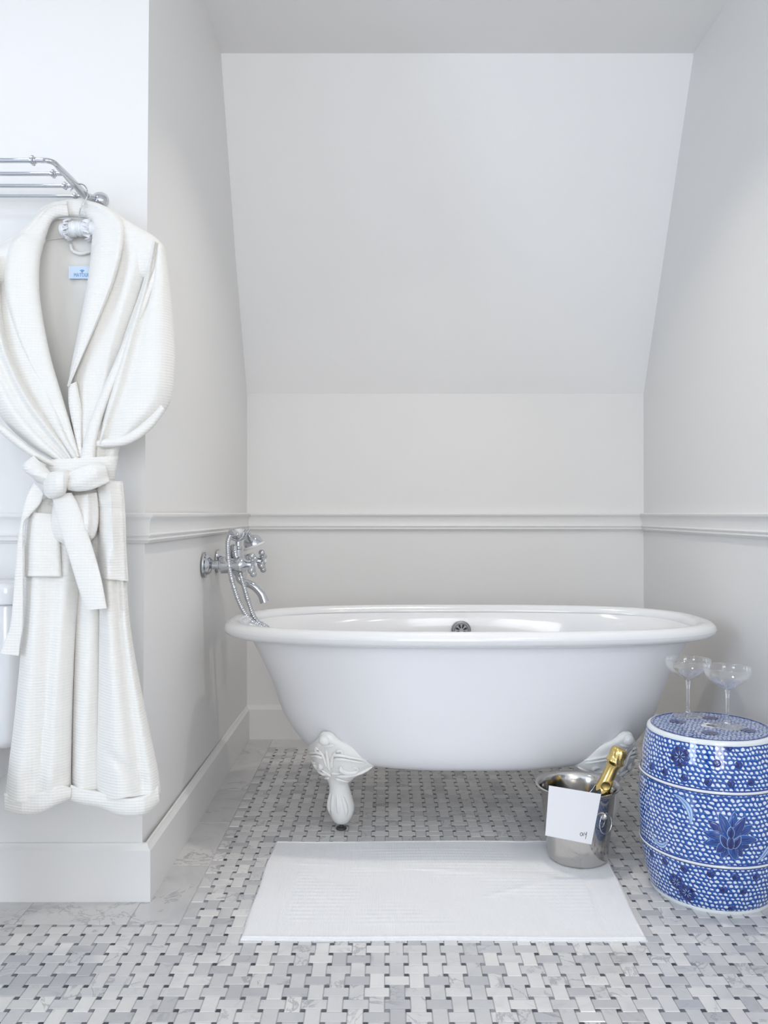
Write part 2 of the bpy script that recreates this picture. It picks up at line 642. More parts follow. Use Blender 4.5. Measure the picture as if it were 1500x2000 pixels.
for i in range(-45, 46):
    for j in range(-25, 46):
        x, y = X0 + i * PT, Y0 + j * PT
        if x > -1.75 and in_field(x, y, DS / 2, DS / 2, 0.0):
            v, f = tileg(DS / 2, DS / 2, 0.0021)
            g.add([(p[0] + x, p[1] + y, p[2]) for p in v], f)
            sh += [min(1, max(0, random.gauss(0.30, 0.32)))] * len(v)
o = g.out('dot_field', M['dot'], floor, smooth=False, kind='stuff')
set_shade(o.data, sh)


def slab(xa, xb_, ya, yb):
    e = 0.0005
    v, f = tileg((xb_ - xa) / 2 - e, (yb - ya) / 2 - e, 0.0022)
    o = mk('border_slab', [(p[0] + (xa + xb_) / 2, p[1] + (ya + yb) / 2, p[2]) for p in v], f, M['marble'], floor, smooth=False)
    set_shade(o.data, [random.uniform(0.42, 0.72)] * len(v))


cuts = [1.897, 2.215, 2.52, 2.82, 3.10, YB]
for a, b in zip(cuts, cuts[1:]):
    slab(-0.60, BX0, a, b)
for a, b in zip((-2.3, -1.85, -1.5, -1.16, -0.86), (-1.85, -1.5, -1.16, -0.86, -0.60)):
    slab(a, b, BY0, 2.02)
for a, b in zip((BX0, -0.15, 0.2, 0.55, 0.85), (-0.15, 0.2, 0.55, 0.85, XR)):
    slab(a, b, BYB, YB)
cuts = [0.75, 1.05, 1.36, 1.66, 1.97, 2.27, 2.58, 2.9, BYB]
for a, b in zip(cuts, cuts[1:]):
    slab(BXR, XR, a, b)

# ------------------------------------------------------------------ bathtub
TX, TY = 0.254, 2.60
tub = thing('bathtub', 'white roll-top clawfoot bathtub standing in the alcove', 'bathtub', (TX, TY, 0))


def sring(hl, hw, z, n=None, N=128):
    n = n or float(np.interp(z, [0.2, 0.6], [2.45, 2.75]))
    r = []
    for k in range(N):
        t = 2 * PI * k / N
        c, s = math.cos(t), math.sin(t)
        r.append((TX + hl * math.copysign(abs(c) ** (2 / n), c), TY + hw * math.copysign(abs(s) ** (2 / n), s), z))
    return r


outer = [(0.05, 0.03, 0.186), (0.25, 0.13, 0.187), (0.36, 0.185, 0.194), (0.43, 0.222, 0.207), (0.475, 0.243, 0.222), (0.512, 0.260, 0.246), (0.545, 0.274, 0.285), (0.58, 0.286, 0.345),
         (0.605, 0.297, 0.42), (0.640, 0.307, 0.50), (0.671, 0.314, 0.56), (0.690, 0.317, 0.592)]
inner = [(0.700, 0.309, 0.60), (0.658, 0.303, 0.575), (0.625, 0.294, 0.50), (0.592, 0.284, 0.42), (0.562, 0.271, 0.34), (0.53, 0.253, 0.285), (0.485, 0.225, 0.25), (0.40, 0.17, 0.232), (0.2, 0.08, 0.226), (0.04, 0.02, 0.225)]
oc = catmull([p for p in outer], 60)
ic = catmull([p for p in inner], 50)
R = [sring(*p) for p in oc]
mk('tub_body', sum(R, []), ringfaces(len(R), 128, True, False), M['tub_out'], tub)
R = [sring(*p) for p in ic]
mk('tub_interior', sum(R, []), ringfaces(len(R), 128, False, True), M['porcelain'], tub)
R = []
rr = 0.0225
for k in range(25):
    t = 2 * PI * k / 24
    R.append(sring(0.757 - 0.031 + 0.031 * math.cos(t), 0.36 - rr + rr * math.cos(t), 0.602 + rr * math.sin(t)))
mk('rolled_rim', sum(R, []), ringfaces(25, 128, False, False), M['porcelain'], tub)

# overflow plate
ov = np.array([0.262, 2.882, 0.540])
nv = np.array([0, -1, 0.17])
nv /= np.linalg.norm(nv)
g = Geo()
g.lathe([(0.0, -0.004), (0.034, -0.004), (0.034, 0.003), (0.031, 0.006), (0.024, 0.0075), (0.022, 0.005), (0.0, 0.005)], ov, 40, axis=nv)
ovo = g.out('overflow_plate', mat('brushed_metal', (0.30, 0.30, 0.32), 0.5, 1.0), tub)
g = Geo()
e1 = np.array([1.0, 0, 0])
e2 = np.cross(nv, e1)
for k in range(8):
    t = 2 * PI * (k + 0.5) / 8
    d = e1 * math.cos(t) + e2 * math.sin(t)
    c0, c1 = ov + d * 0.0075 + nv * 0.0066, ov + d * 0.019 + nv * 0.0066
    s = np.cross(nv, d)
    V = [c0 - s * 0.0018, c1 - s * 0.0042, c1 + d * 0.0025, c1 + s * 0.0042, c0 + s * 0.0018]
    g.add(V + [q - nv * 0.002 for q in V], [(0, 1, 2, 3, 4), (9, 8, 7, 6, 5)] + [(i, i + 5, (i + 1) % 5 + 5, (i + 1) % 5) for i in range(5)])
mk('drain_slots', g.v, g.f, M['dark'], ovo, smooth=False)

# claw feet: a plate with scrolls, a slim ankle and a paw holding a ball. local frame: outward is -y, floor contact at the origin
FOOT = [(0.020, 0.020, 0.018, 0.000), (0.028, 0.027, 0.026, 0.000), (0.045, 0.035, 0.034, 0.000), (0.068, 0.0388, 0.038, 0.000), (0.092, 0.036, 0.036, 0.004),
        (0.118, 0.032, 0.032, 0.010), (0.140, 0.030, 0.028, 0.018), (0.158, 0.036, 0.027, 0.026), (0.178, 0.056, 0.029, 0.036), (0.200, 0.085, 0.031, 0.045),
        (0.218, 0.104, 0.031, 0.053), (0.232, 0.110, 0.030, 0.059), (0.248, 0.096, 0.028, 0.066), (0.264, 0.074, 0.026, 0.074), (0.280, 0.050, 0.024, 0.083),
        (0.292, 0.034, 0.023, 0.091), (0.302, 0.024, 0.021, 0.097), (0.312, 0.018, 0.015, 0.101), (0.318, 0.009, 0.008, 0.102)]


def foot_at(z):
    a = np.array(FOOT)
    return [np.interp(z, a[:, 0], a[:, k]) for k in (1, 2, 3)]


def foot_front(x, z):
    w_, d_, o_ = foot_at(z)
    q = max(0.0, 1 - min(1, abs(x) / w_) ** 2) ** 0.5
    return -(o_ + d_ * q) + 1.6 * max(0, abs(x) - 0.03) ** 1.35 * (1 if z > 0.15 else 0)


def build_foot_meshes():
    rows = catmull(FOOT, 64)
    N = 40
    V = []
    for z, w_, d_, o_ in rows:
        claw = np.exp(-((z - 0.066) / 0.03) ** 2)
        for k in range(N):
            t = 2 * PI * k / N
            c, s = math.cos(t), math.sin(t)
            m_ = 1 + 0.10 * claw * (abs(math.cos(2.0 * (t + PI / 2))) ** 0.6 - 0.6) * (1 if s < 0.35 else 0)
            x = w_ * c * m_
            y = -o_ + d_ * s * m_
            if z > 0.15:
                y += 1.6 * max(0, abs(x) - 0.03) ** 1.35
                x *= 1.26 if x > 0 else 1.0
                if s > 0:
                    y -= d_ * s * 0.3
            V.append((x, y, z))
    g = Geo().add(V, ringfaces(len(rows), N))
    me = {}
    leg = g.out('claw_foot', M['foot'])
    me['body'] = leg.data
    bpy.data.objects.remove(leg)
    # raised scrolls
    g = Geo()

    def stroke(pts, r0, r1, n=30):
        P = catmull(pts, n)
        W = [(x * (1.26 if x > 0 and z > 0.15 else 1), foot_front(x, z) - 0.0035, z) for x, z in P]
        rad = [r0 * 0.5] + list(np.linspace(r0 * 1.55, r1 * 1.5, 6)) + [r1 * 0.4]
        g.tube(W, rad, 8)

    for sgn in (-1, 1):
        sp = [(sgn * (0.052 + (0.026 - 0.0032 * k) * math.cos(2.6 + k * 0.75)), 0.207 + (0.020 - 0.0024 * k) * math.sin(2.6 + k * 0.75)) for k in range(8)]
        stroke(sp, 0.0048, 0.003, 44)
        stroke([(sgn * 0.012, 0.182), (sgn * 0.035, 0.183), (sgn * 0.062, 0.188), (sgn * 0.088, 0.205)], 0.0035, 0.003)
        stroke([(sgn * 0.010, 0.248), (sgn * 0.030, 0.252), (sgn * 0.055, 0.244), (sgn * 0.085, 0.232)], 0.0035, 0.0022)
        stroke([(sgn * 0.014, 0.236), (sgn * 0.034, 0.240), (sgn * 0.06, 0.232), (sgn * 0.082, 0.222)], 0.0035, 0.0022)
        stroke([(sgn * 0.005, 0.205), (sgn * 0.009, 0.225), (sgn * 0.014, 0.245), (sgn * 0.024, 0.262)], 0.004, 0.0025)
        stroke([(sgn * 0.024, 0.262), (sgn * 0.034, 0.266), (sgn * 0.038, 0.258), (sgn * 0.030, 0.253)], 0.003, 0.002)
        stroke([(sgn * 0.008, 0.172), (sgn * 0.024, 0.166), (sgn * 0.034, 0.160)], 0.003, 0.002)
        stroke([(sgn * 0.0, 0.178 + 0.01 * (sgn > 0)), (sgn * 0.02, 0.190), (sgn * 0.03, 0.196)], 0.003, 0.002)
    stroke([(0, 0.196), (0, 0.225), (0, 0.268)], 0.0045, 0.0028)
    stroke([(-0.022, 0.284), (-0.010, 0.279), (0.010, 0.279), (0.022, 0.284)], 0.003, 0.003)
    kc = np.array([0, foot_front(0, 0.296) + 0.004, 0.296])
    g.lathe([(0.017 * math.sin(a), -0.017 * math.cos(a)) for a in np.linspace(0.01, PI - 0.01, 14)], kc, 20)
    # toes down the paw
    for xx in (-0.030, -0.013, 0.007, 0.026):
        P = catmull([(xx * 0.55, 0.125), (xx * 0.8, 0.098), (xx, 0.070), (xx * 0.95, 0.045)], 20)
        g.tube([(x, foot_front(x, z) + 0.004, z) for x, z in P], [0.002, 0.0062, 0.0082, 0.0075, 0.003], 10)
    so = g.out('scroll_relief', M['foot'])
    me['scroll'] = so.data
    bpy.data.objects.remove(so)
    g = Geo()
    g.lathe([(0, 0.0), (0.0155, 0.0), (0.0165, 0.003), (0.014, 0.006), (0.006, 0.007), (0.006, 0.022), (0, 0.022)], (0, 0, 0), 24)
    lo = g.out('leveling_screw', M['dark_metal'])
    me['screw'] = lo.data
    bpy.data.objects.remove(lo)
    return me


fm = build_foot_meshes()
for fx, fy, rz in ((-0.390, -0.130, -22), (0.400, -0.130, 22), (-0.408, 0.130, 202), (0.405, 0.130, 158)):
    f = bpy.data.objects.new('claw_foot', fm['body'])
    C.objects.link(f)
    f.parent = tub
    f.location = (fx, fy, 0.0022)
    f.rotation_euler = (0, 0, math.radians(rz))
    f.scale = (1 if fx * fy > 0 else -1, 1, 1)      # the longer wing points to the middle of the tub
    for nm, key in (('scroll_relief', 'scroll'), ('leveling_screw', 'screw')):
        c = bpy.data.objects.new(nm, fm[key])
        C.objects.link(c)
        c.parent = f

# ------------------------------------------------------------------ wall mixer with hand shower
FY0, FY1, FZ = 2.665, 2.875, 0.783
FYM = (FY0 + FY1) / 2
fau = thing('bath_mixer_tap', 'chrome wall-mounted bath mixer with cross handles beside the tub', 'tap', (LX, FYM, FZ))
BXX = -0.505                       # axis of the mixer bar
for yy in (FY0, FY1):
    g = Geo()
    g.lathe([(0.0, 0.0), (0.041, 0.0), (0.0425, 0.003), (0.041, 0.007), (0.034, 0.010), (0.030, 0.018), (0.022, 0.025), (0.0145, 0.028), (0.0135, 0.048), (0.0165, 0.050), (0.0165, 0.056), (0.0, 0.056)], (LX, yy, FZ), 36, axis=(1, 0, 0))
    g.out('wall_flange', M['chrome'], fau)
    g = Geo()
    g.lathe([(0, 0), (0.027, 0), (0.028, 0.004), (0.027, 0.028), (0.023, 0.031), (0.023, 0.045), (0.026, 0.050), (0.027, 0.062), (0.024, 0.074), (0.016, 0.082), (0.013, 0.090), (0.0105, 0.105), (0, 0.105)], (LX + 0.056, yy, FZ), 6 * 6, axis=(1, 0, 0))
    vb = g.out('valve_body', M['chrome'], fau)
    # cross handle
    hx = LX + 0.158
    g = Geo()
    g.lathe([(0, -0.012), (0.011, -0.012), (0.012, 0.0), (0.013, 0.006), (0.010, 0.010), (0, 0.011)], (hx, yy, FZ), 24, axis=(1, 0, 0))
    for k in range(4):
        a = PI / 4 * 0.6 + k * PI / 2
        d = np.array([0, math.cos(a), math.sin(a)])
        c0 = np.array([hx, yy, FZ])
        g.lathe([(0, 0), (0.0075, 0.004), (0.0065, 0.016), (0.009, 0.019), (0.0092, 0.022), (0.007, 0.0245), (0.0105, 0.030), (0.0115, 0.035), (0.0095, 0.0405), (0.005, 0.0435), (0, 0.044)], c0, 16, axis=d)
    ho = g.out('cross_handle', M['chrome'], fau)
    g = Geo()
    g.lathe([(0, 0.009), (0.0085, 0.009), (0.008, 0.012), (0.004, 0.0138), (0, 0.014)], (hx, yy, FZ), 20, axis=(1, 0, 0))
    mk('handle_button', g.v, g.f, M['porcelain'], fau and ho, label='round white porcelain button')
g = Geo()
g.tube([(BXX + 0.005, FY0 - 0.004, FZ), (BXX + 0.005, FY0 + 0.02, FZ), (BXX + 0.005, FYM, FZ), (BXX + 0.005, FY1 - 0.02, FZ), (BXX + 0.005, FY1 + 0.004, FZ)], [0.017, 0.018, 0.024, 0.024, 0.018, 0.017], 24, samp=30)
g.lathe([(0, -0.045), (0.010, -0.045), (0.015, -0.040), (0.022, -0.02), (0.025, 0.0), (0.022, 0.02), (0.014, 0.032), (0.011, 0.045), (0.014, 0.048), (0.014, 0.054), (0.010, 0.058), (0.0085, 0.078), (0, 0.08)], (BXX + 0.005, FYM, FZ), 30)
g.out('mixer_body', M['chrome'], fau)
g = Geo()
g.tube([(BXX + 0.005, FYM, FZ - 0.035), (BXX + 0.012, FYM, FZ - 0.058), (BXX + 0.035, FYM, FZ - 0.068), (BXX + 0.060, FYM, FZ - 0.080), (BXX + 0.083, FYM, FZ - 0.105), (BXX + 0.094, FYM, FZ - 0.132)], [0.012, 0.012, 0.0125, 0.013, 0.0138, 0.0152], 18, samp=36)
g.out('spout', M['chrome'], fau)
# cradle
g = Geo()
CZ = FZ + 0.078
g.tube([(BXX + 0.005, FYM - 0.03, CZ), (BXX + 0.005, FYM + 0.03, CZ)], 0.0065, 12)
for yy in (FYM - 0.03, FYM + 0.03):
    g.tube([(BXX + 0.005, yy, CZ), (BXX - 0.012, yy, CZ + 0.008), (BXX - 0.018, yy, CZ + 0.026), (BXX - 0.014, yy, CZ + 0.036)], [0.005, 0.0045, 0.004, 0.0045], 10, samp=14)
    g.tube([(BXX + 0.005, yy, CZ), (BXX + 0.022, yy, CZ + 0.008), (BXX + 0.030, yy, CZ + 0.024), (BXX + 0.038, yy, CZ + 0.036)], [0.005, 0.0045, 0.004, 0.0045], 10, samp=14)
g.out('shower_cradle', M['chrome'], fau)
# handset (lies in the cradle, lifts off: a thing of its own together with its hose)
hs = thing('hand_shower', 'chrome hand shower resting in the cradle above the mixer tap', 'shower', (BXX, FYM, CZ))
HX, HZ = BXX + 0.006, CZ + 0.0195
g = Geo()
g.tube([(HX - 0.006, FYM - 0.105, HZ + 0.002), (HX, FYM - 0.06, HZ + 0.004)], [0.0105, 0.0125, 0.011], 20, samp=10)
g.out('hose_union', M['chrome'], hs)
g = Geo()
g.tube([(HX, FYM + 0.055, HZ + 0.004), (HX + 0.004, FYM + 0.085, HZ + 0.006), (HX + 0.014, FYM + 0.105, HZ - 0.002), (HX + 0.022, FYM + 0.112, HZ - 0.016)], [0.0115, 0.010, 0.009, 0.010], 18, samp=20)
g.out('handset_neck', M['chrome'], hs)
g = Geo()
g.tube([(HX, FYM - 0.06, HZ + 0.004), (HX, FYM, HZ + 0.005), (HX, FYM + 0.055, HZ + 0.004)], [0.011, 0.0135, 0.0145, 0.0135, 0.011], 20, samp=16)
g.out('handset_grip', M['porcelain'], hs, label='white porcelain grip')
g = Geo()
sc_ = (HX + 0.022, FYM + 0.112, HZ - 0.010)
axs = (0.38, 0.05, -1.0)
g.lathe([(0, -0.004), (0.014, -0.001), (0.026, 0.006), (0.032, 0.015), (0.0345, 0.026), (0.035, 0.033), (0, 0.033)], sc_, 32, axis=axs)
head = g.out('shower_head', M['chrome'], hs)
g = Geo()
g.lathe([(0.035, 0.032), (0.0395, 0.0335), (0.0405, 0.037), (0.038, 0.041), (0.031, 0.042), (0, 0.0405)], sc_, 32, axis=axs)
g.out('head_ring', M['porcelain'], head, label='white ring around the shower face')


def hose(pts):
    P = catmull(pts, 420)
    r = 0.0080 + 0.0011 * np.sign(np.sin(np.arange(420) * PI / 1.5))
    V, f = tubeg(P, 1.0, 10)
    V = np.array(V).reshape(420, 10, 3)
    Cn = P[:, None, :]
    V = Cn + (V - Cn) * r[:, None, None]
    return V.reshape(-1, 3), f


hp = [px(449, 1046, FYM - 0.112), px(445, 1062, FYM - 0.125), px(447, 1100, FYM - 0.125), px(455, 1140, FYM - 0.125), px(470, 1182, FYM - 0.12), px(490, 1211, FYM - 0.11), (-0.398, 2.660, 0.575), (-0.365, 2.665, 0.53), (-0.34, 2.672, 0.505), (-0.33, 2.685, 0.50), (-0.345, 2.694, 0.52), (-0.385, 2.690, 0.572),
      px(500, 1211, 2.68), px(487, 1180, 2.67), px(475, 1140, 2.665), px(463, 1098, 2.67), px(456, 1068, 2.69), (BXX - 0.022, FYM - 0.012, FZ + 0.02), (BXX - 0.008, FYM - 0.005, FZ + 0.012)]
v, f = hose(hp)
mk('shower_hose', v, f, M['chrome'], hs, smooth=True)

# ------------------------------------------------------------------ bath mat
g_n, g_m = 150, 110
c00, c10, c01, c11 = (-0.326, 1.822), (0.577, 1.819), (-0.322, 2.358), (0.615, 2.366)
V = []
for j in range(g_m):
    for i in range(g_n):
        a, b = i / (g_n - 1), j / (g_m - 1)
        x = (1 - a) * (1 - b) * c00[0] + a * (1 - b) * c10[0] + (1 - a) * b * c01[0] + a * b * c11[0]
        y = (1 - a) * (1 - b) * c00[1] + a * (1 - b) * c10[1] + (1 - a) * b * c01[1] + a * b * c11[1]
        e = min(a * 0.9, (1 - a) * 0.9, b * 0.54, (1 - b) * 0.54)
        z = 0.0075
        if min(a, 1 - a) * 0.9 > 0.085 and min(b, 1 - b) * 0.54 > 0.05:
            z += 0.00035 * math.sin(2 * PI * y / 0.019) + 0.0003
        elif abs(min(a, 1 - a) * 0.9 - 0.08) < 0.006:
            z -= 0.0010
        z += 0.0009 * math.sin(x * 9 + y * 14) + 0.0012 * math.exp(-(((y - 2.02) - 0.55 * (x - 0.25)) / 0.012) ** 2) * math.exp(-((x - 0.3) / 0.2) ** 2)
        z += 0.0010 * math.exp(-(((y - 2.19) + 0.12 * (x + 0.05)) / 0.010) ** 2)
        if e < 0.007:
            z = 0.0070 + 0.0030 * math.sqrt(max(0, 1 - ((e - 0.0035) / 0.0037) ** 2))
        if e < 1e-6:
            z = 0.003
        V.append((x + 0.0015 * math.sin(y * 25), y + 0.002 * math.sin(x * 11), z + 0.0012))
f = [(j * g_n + i, j * g_n + i + 1, (j + 1) * g_n + i + 1, (j + 1) * g_n + i) for j in range(g_m - 1) for i in range(g_n - 1)]
bot = []
border = [j for j in range(g_n)] + [j * g_n + g_n - 1 for j in range(1, g_m)] + [(g_m - 1) * g_n + i for i in range(g_n - 2, -1, -1)] + [j * g_n for j in range(g_m - 2, 0, -1)]
nb0 = len(V)
for k in border:
    V.append((V[k][0], V[k][1], 0.0023))
L = len(border)
for k in range(L):
    f.append((border[k], nb0 + k, nb0 + (k + 1) % L, border[(k + 1) % L]))
f.append(tuple(nb0 + k for k in range(L - 1, -1, -1)))
tag(mk('bath_mat', V, f, M['terry'], smooth=True, sharp=60), 'white ribbed cotton bath mat lying on the floor before the tub', 'bath mat')

# ------------------------------------------------------------------ ice bucket, bottle, card
BX, BY, BZ = 0.523, 2.25, 0.0105
bu = thing('ice_bucket', 'polished steel champagne bucket standing on a corner of the bath mat', 'bucket', (BX, BY, BZ))
prof = [(0, 0.0), (0.074, 0.0), (0.079, 0.003), (0.081, 0.008), (0.087, 0.06), (0.093, 0.12), (0.0995, 0.183), (0.1015, 0.190), (0.1065, 0.1945), (0.1130, 0.1968), (0.1148, 0.1992), (0.1135, 0.2014), (0.1095, 0.2008), (0.1050, 0.1978), (0.1005, 0.1910), (0.0978, 0.183), (0.091, 0.12), (0.085, 0.06), (0.0795, 0.012), (0.07, 0.0085), (0, 0.008)]
Geo().lathe(prof, (BX, BY, BZ), 72).out('bucket_body', M['steel'], bu, sharp=50)
for sgn, nm in ((1, 'a'), (-1, 'b')):
    ang = math.radians(-58 if sgn > 0 else 122)
    d = np.array([math.cos(ang), math.sin(ang), 0])
    tdir = np.array([-d[1], d[0], 0])
    base = np.array([BX, BY, BZ + 0.142]) + d * 0.0945
    g = Geo()
    g.lathe([(0, -0.002), (0.012, -0.001), (0.0115, 0.004), (0.008, 0.009), (0.004, 0.013), (0, 0.0135)], base, 20, axis=d)
    hd = g.out('handle_boss', M['steel'], bu)
    ring = []
    for k in range(37):
        t = 2 * PI * k / 36
        zz = -0.019 + 0.026 * math.cos(t)
        ring.append(base + d * (0.0075 - 0.0012 * (zz + 0.019) / 0.026) + tdir * 0.0225 * math.sin(t) + np.array([0, 0, zz]))
    v, f = tubeg(ring, 0.0017, 10, False)
    mk('ring_handle', v, f, M['chrome'], hd)

# champagne bottle leaning in the bucket
top = np.array([0.640, 2.245, 0.3095])
axd = np.array([-0.395, 0.03, -0.918])
axd /= np.linalg.norm(axd)
bo = thing('champagne_bottle', 'champagne bottle with gold foil neck leaning in the steel bucket', 'bottle', tuple(top + axd * 0.30))
g = Geo()
g.lathe([(0.0145, 0.090), (0.0165, 0.098), (0.0195, 0.118), (0.0255, 0.142), (0.0335, 0.166), (0.0395, 0.190), (0.0420, 0.215), (0.0420, 0.285), (0.039, 0.293), (0.030, 0.296), (0, 0.290)], top, 40, axis=axd)
g.out('bottle_glass', M['bottle'], bo)
# foil: wired cork head, collar, smooth neck
n_ = 48
prof = [(0.0, -0.0005), (0.009, 0.0), (0.0150, 0.0022), (0.0172, 0.006), (0.0180, 0.012), (0.0176, 0.018), (0.0168, 0.023), (0.0172, 0.0265), (0.0190, 0.029), (0.0198, 0.032), (0.0188, 0.0355), (0.0160, 0.038), (0.0152, 0.041),
        (0.0156, 0.06), (0.0166, 0.085), (0.0178, 0.105), (0.0192, 0.118), (0.0212, 0.126)]
prof = [(r * (1.24 if z < 0.042 else 1.08), z * (1.22 if z < 0.042 else 1.0) + (0.0084 * max(0.0, (0.06 - z) / 0.018) if 0.042 <= z < 0.06 else 0)) for r, z in prof]
V, f = latheg(prof, top, n_, axd)
V = np.array(V).reshape(len(prof), n_, 3)
for i, (r, z) in enumerate(prof):
    ctr = top + axd * z
    if 0.002 < z < 0.046:
        for k in range(n_):
            V[i, k] = ctr + (V[i, k] - ctr) * (1 + 0.045 * math.sin(9 * 2 * PI * k / n_ + z * 120) + rng.uniform(-0.02, 0.02))
    if z > 0.12:
        for k in range(n_):
            V[i, k] += axd * 0.005 * math.sin(8 * 2 * PI * k / n_)
f = ringfaces(len(prof), n_, True, False)
mk('neck_foil', V.reshape(-1, 3), f, M['gold'], bo)
vdir = np.array([0, 0, H]) * 1.0 + np.array([0, 0, 0]) - (top + axd * 0.112)
sd = np.array([-0.15, -1, 0.05])
sd = sd - axd * sd.dot(axd)
sd /= np.linalg.norm(sd)
g = Geo()
g.lathe([(0, 0.0), (0.0125, 0.0), (0.0132, 0.0014), (0.0115, 0.0026), (0.0095, 0.0014), (0, 0.0020)], top + axd * 0.108 + sd * 0.0196, 28, axis=sd)
me_ = g.out('foil_medallion', M['gold_dark'], bo, label='round gold seal on the neck')
# card
cy = 2.128
cc = [px(1072, 1534, cy), px(1174, 1551, cy), px(1156, 1651, cy), px(1065, 1632, cy)]
na, nc = 14, 14
V = []
for side in (0, 1):
    for j in range(nc + 1):
        for i in range(na + 1):
            a, b = i / na, j / nc
            p = (1 - a) * (1 - b) * cc[0] + a * (1 - b) * cc[1] + a * b * cc[2] + (1 - a) * b * cc[3]
            q = p.copy()
            q[1] += 0.006 * (b - 0.15) - 0.0022 * math.sin(PI * b) * (1 - a) + side * 0.0007 - 0.004 * (b ** 2) * (1 - a)
            V.append(q)
n1 = (na + 1) * (nc + 1)
f = []
for j in range(nc):
    for i in range(na):
        a = j * (na + 1) + i
        f.append((a, a + na + 1, a + na + 2, a + 1))
        f.append((n1 + a, n1 + a + 1, n1 + a + na + 2, n1 + a + na + 1))
bd = [i for i in range(na + 1)] + [j * (na + 1) + na for j in range(1, nc + 1)] + [nc * (na + 1) + i for i in range(na - 1, -1, -1)] + [j * (na + 1) for j in range(nc - 1, 0, -1)]
for k in range(len(bd)):
    p, q = bd[k], bd[(k + 1) % len(bd)]
    f.append((p, q, q + n1, p + n1))
card = mk('note_card', V, f, M['paper'], smooth=True, sharp=40)
tag(card, 'square white card with handwriting propped against the steel bucket', 'card')
g = Geo()
for st in ([(1139, 1629), (1136, 1627), (1133.5, 1630), (1135, 1633.5), (1138, 1632), (1139.5, 1628), (1139.5, 1632), (1141, 1633.5)],
           [(1141.8, 1626.5), (1142, 1629.5), (1144, 1631), (1146, 1628)], [(1146.5, 1625.5), (1145.5, 1632), (1144, 1639.5)]):
    P = []
    for x, y in catmull(st, 24):
        q = px(x, y, cy)
        b = (y - 1545) / 100.0
        a = (x - 1068) / 97.0
        q[1] += 0.006 * (b - 0.15) - 0.0022 * math.sin(PI * b) * (1 - a) - 0.004 * (b ** 2) * (1 - a) - 0.0004
        P.append(q)
    g.tube(P, 0.00055, 6)
mk('handwriting', g.v, g.f, M['ink'], card)

# ------------------------------------------------------------------ blue and white garden stool
SX, SY = 0.821, 2.085
st = thing('garden_stool', 'blue and white porcelain drum garden stool with lotus flower by the right wall', 'stool', (SX, SY, 0.0022))
SP = np.array([(0.1445, 0.010), (0.149, 0.016), (0.1535, 0.030), (0.161, 0.065), (0.168, 0.110), (0.1725, 0.160), (0.1745, 0.205), (0.1735, 0.250), (0.170, 0.300), (0.1645, 0.345), (0.1580, 0.380), (0.1534, 0.4020)])
spc = catmull(SP, 70)


def srad(z):
    return float(np.interp(z, spc[:, 1], spc[:, 0]))


def uvlathe(name, prof, m, parent, n=128, planar=False):
    V, f = latheg(prof, (SX, SY, 0), n)
    f = ringfaces(len(prof), n, False, planar)
    o = mk(name, V, f, m, parent, smooth=True, sharp=45)
    uvl = o.data.uv_layers.new(name='UVMap')
    co = np.zeros(len(o.data.vertices) * 3)
    o.data.vertices.foreach_get('co', co)
    co = co.reshape(-1, 3)
    for poly in o.data.polygons:
        th0 = None
        for li in poly.loop_indices:
            vi = o.data.loops[li].vertex_index
            x, y, z = co[vi]
            if planar:
                uvl.data[li].uv = ((x - SX) * 1.15, (y - SY) * 0.95)
            else:
                th = (vi % n) / n * 2 * PI
                if th0 is None:
                    th0 = th
                if th - th0 > PI:
                    th -= 2 * PI
                if th0 - th > PI:
                    th += 2 * PI
                uvl.data[li].uv = (th * 0.165 + 1.0, z + 1.0)
    return o


uvlathe('drum_body', [tuple(p) for p in spc], M['stool'], st)
g = Geo()
g.lathe([(0.139, 0.0022), (0.1445, 0.0022), (0.1462, 0.006), (0.1455, 0.0105), (0.13, 0.0105)], (SX, SY, 0), 96)
g.out('base_ring', M['glaze_white'], st, label='plain white foot ring')
g = Geo()
g.lathe([(0.1500, 0.4015), (0.1536, 0.4018), (0.1540, 0.4040), (0.1526, 0.4080), (0.1500, 0.4108), (0.1470, 0.4120), (0.1440, 0.4122), (0.1435, 0.4090), (0.1435, 0.40)], (SX, SY, 0), 96)
g.out('top_rim', M['glaze_white'], st, label='plain white rim around the top')
uvlathe('seat_top', [(0.1440, 0.4095), (0.1438, 0.4117), (0.12, 0.4119), (0.06, 0.4120), (0.021, 0.4120), (0.0, 0.4120)], M['stool'], st, planar=True)
g = Geo()
for ra, rb in ((0.1438, 0.1418), (0.1385, 0.1370)):
    g.lathe([(ra, 0.4117), (ra, 0.41245), (rb, 0.41245), (rb, 0.4117)], (SX, SY, 0), 96)
g.out('painted_ring', M['glaze_blue'], st)
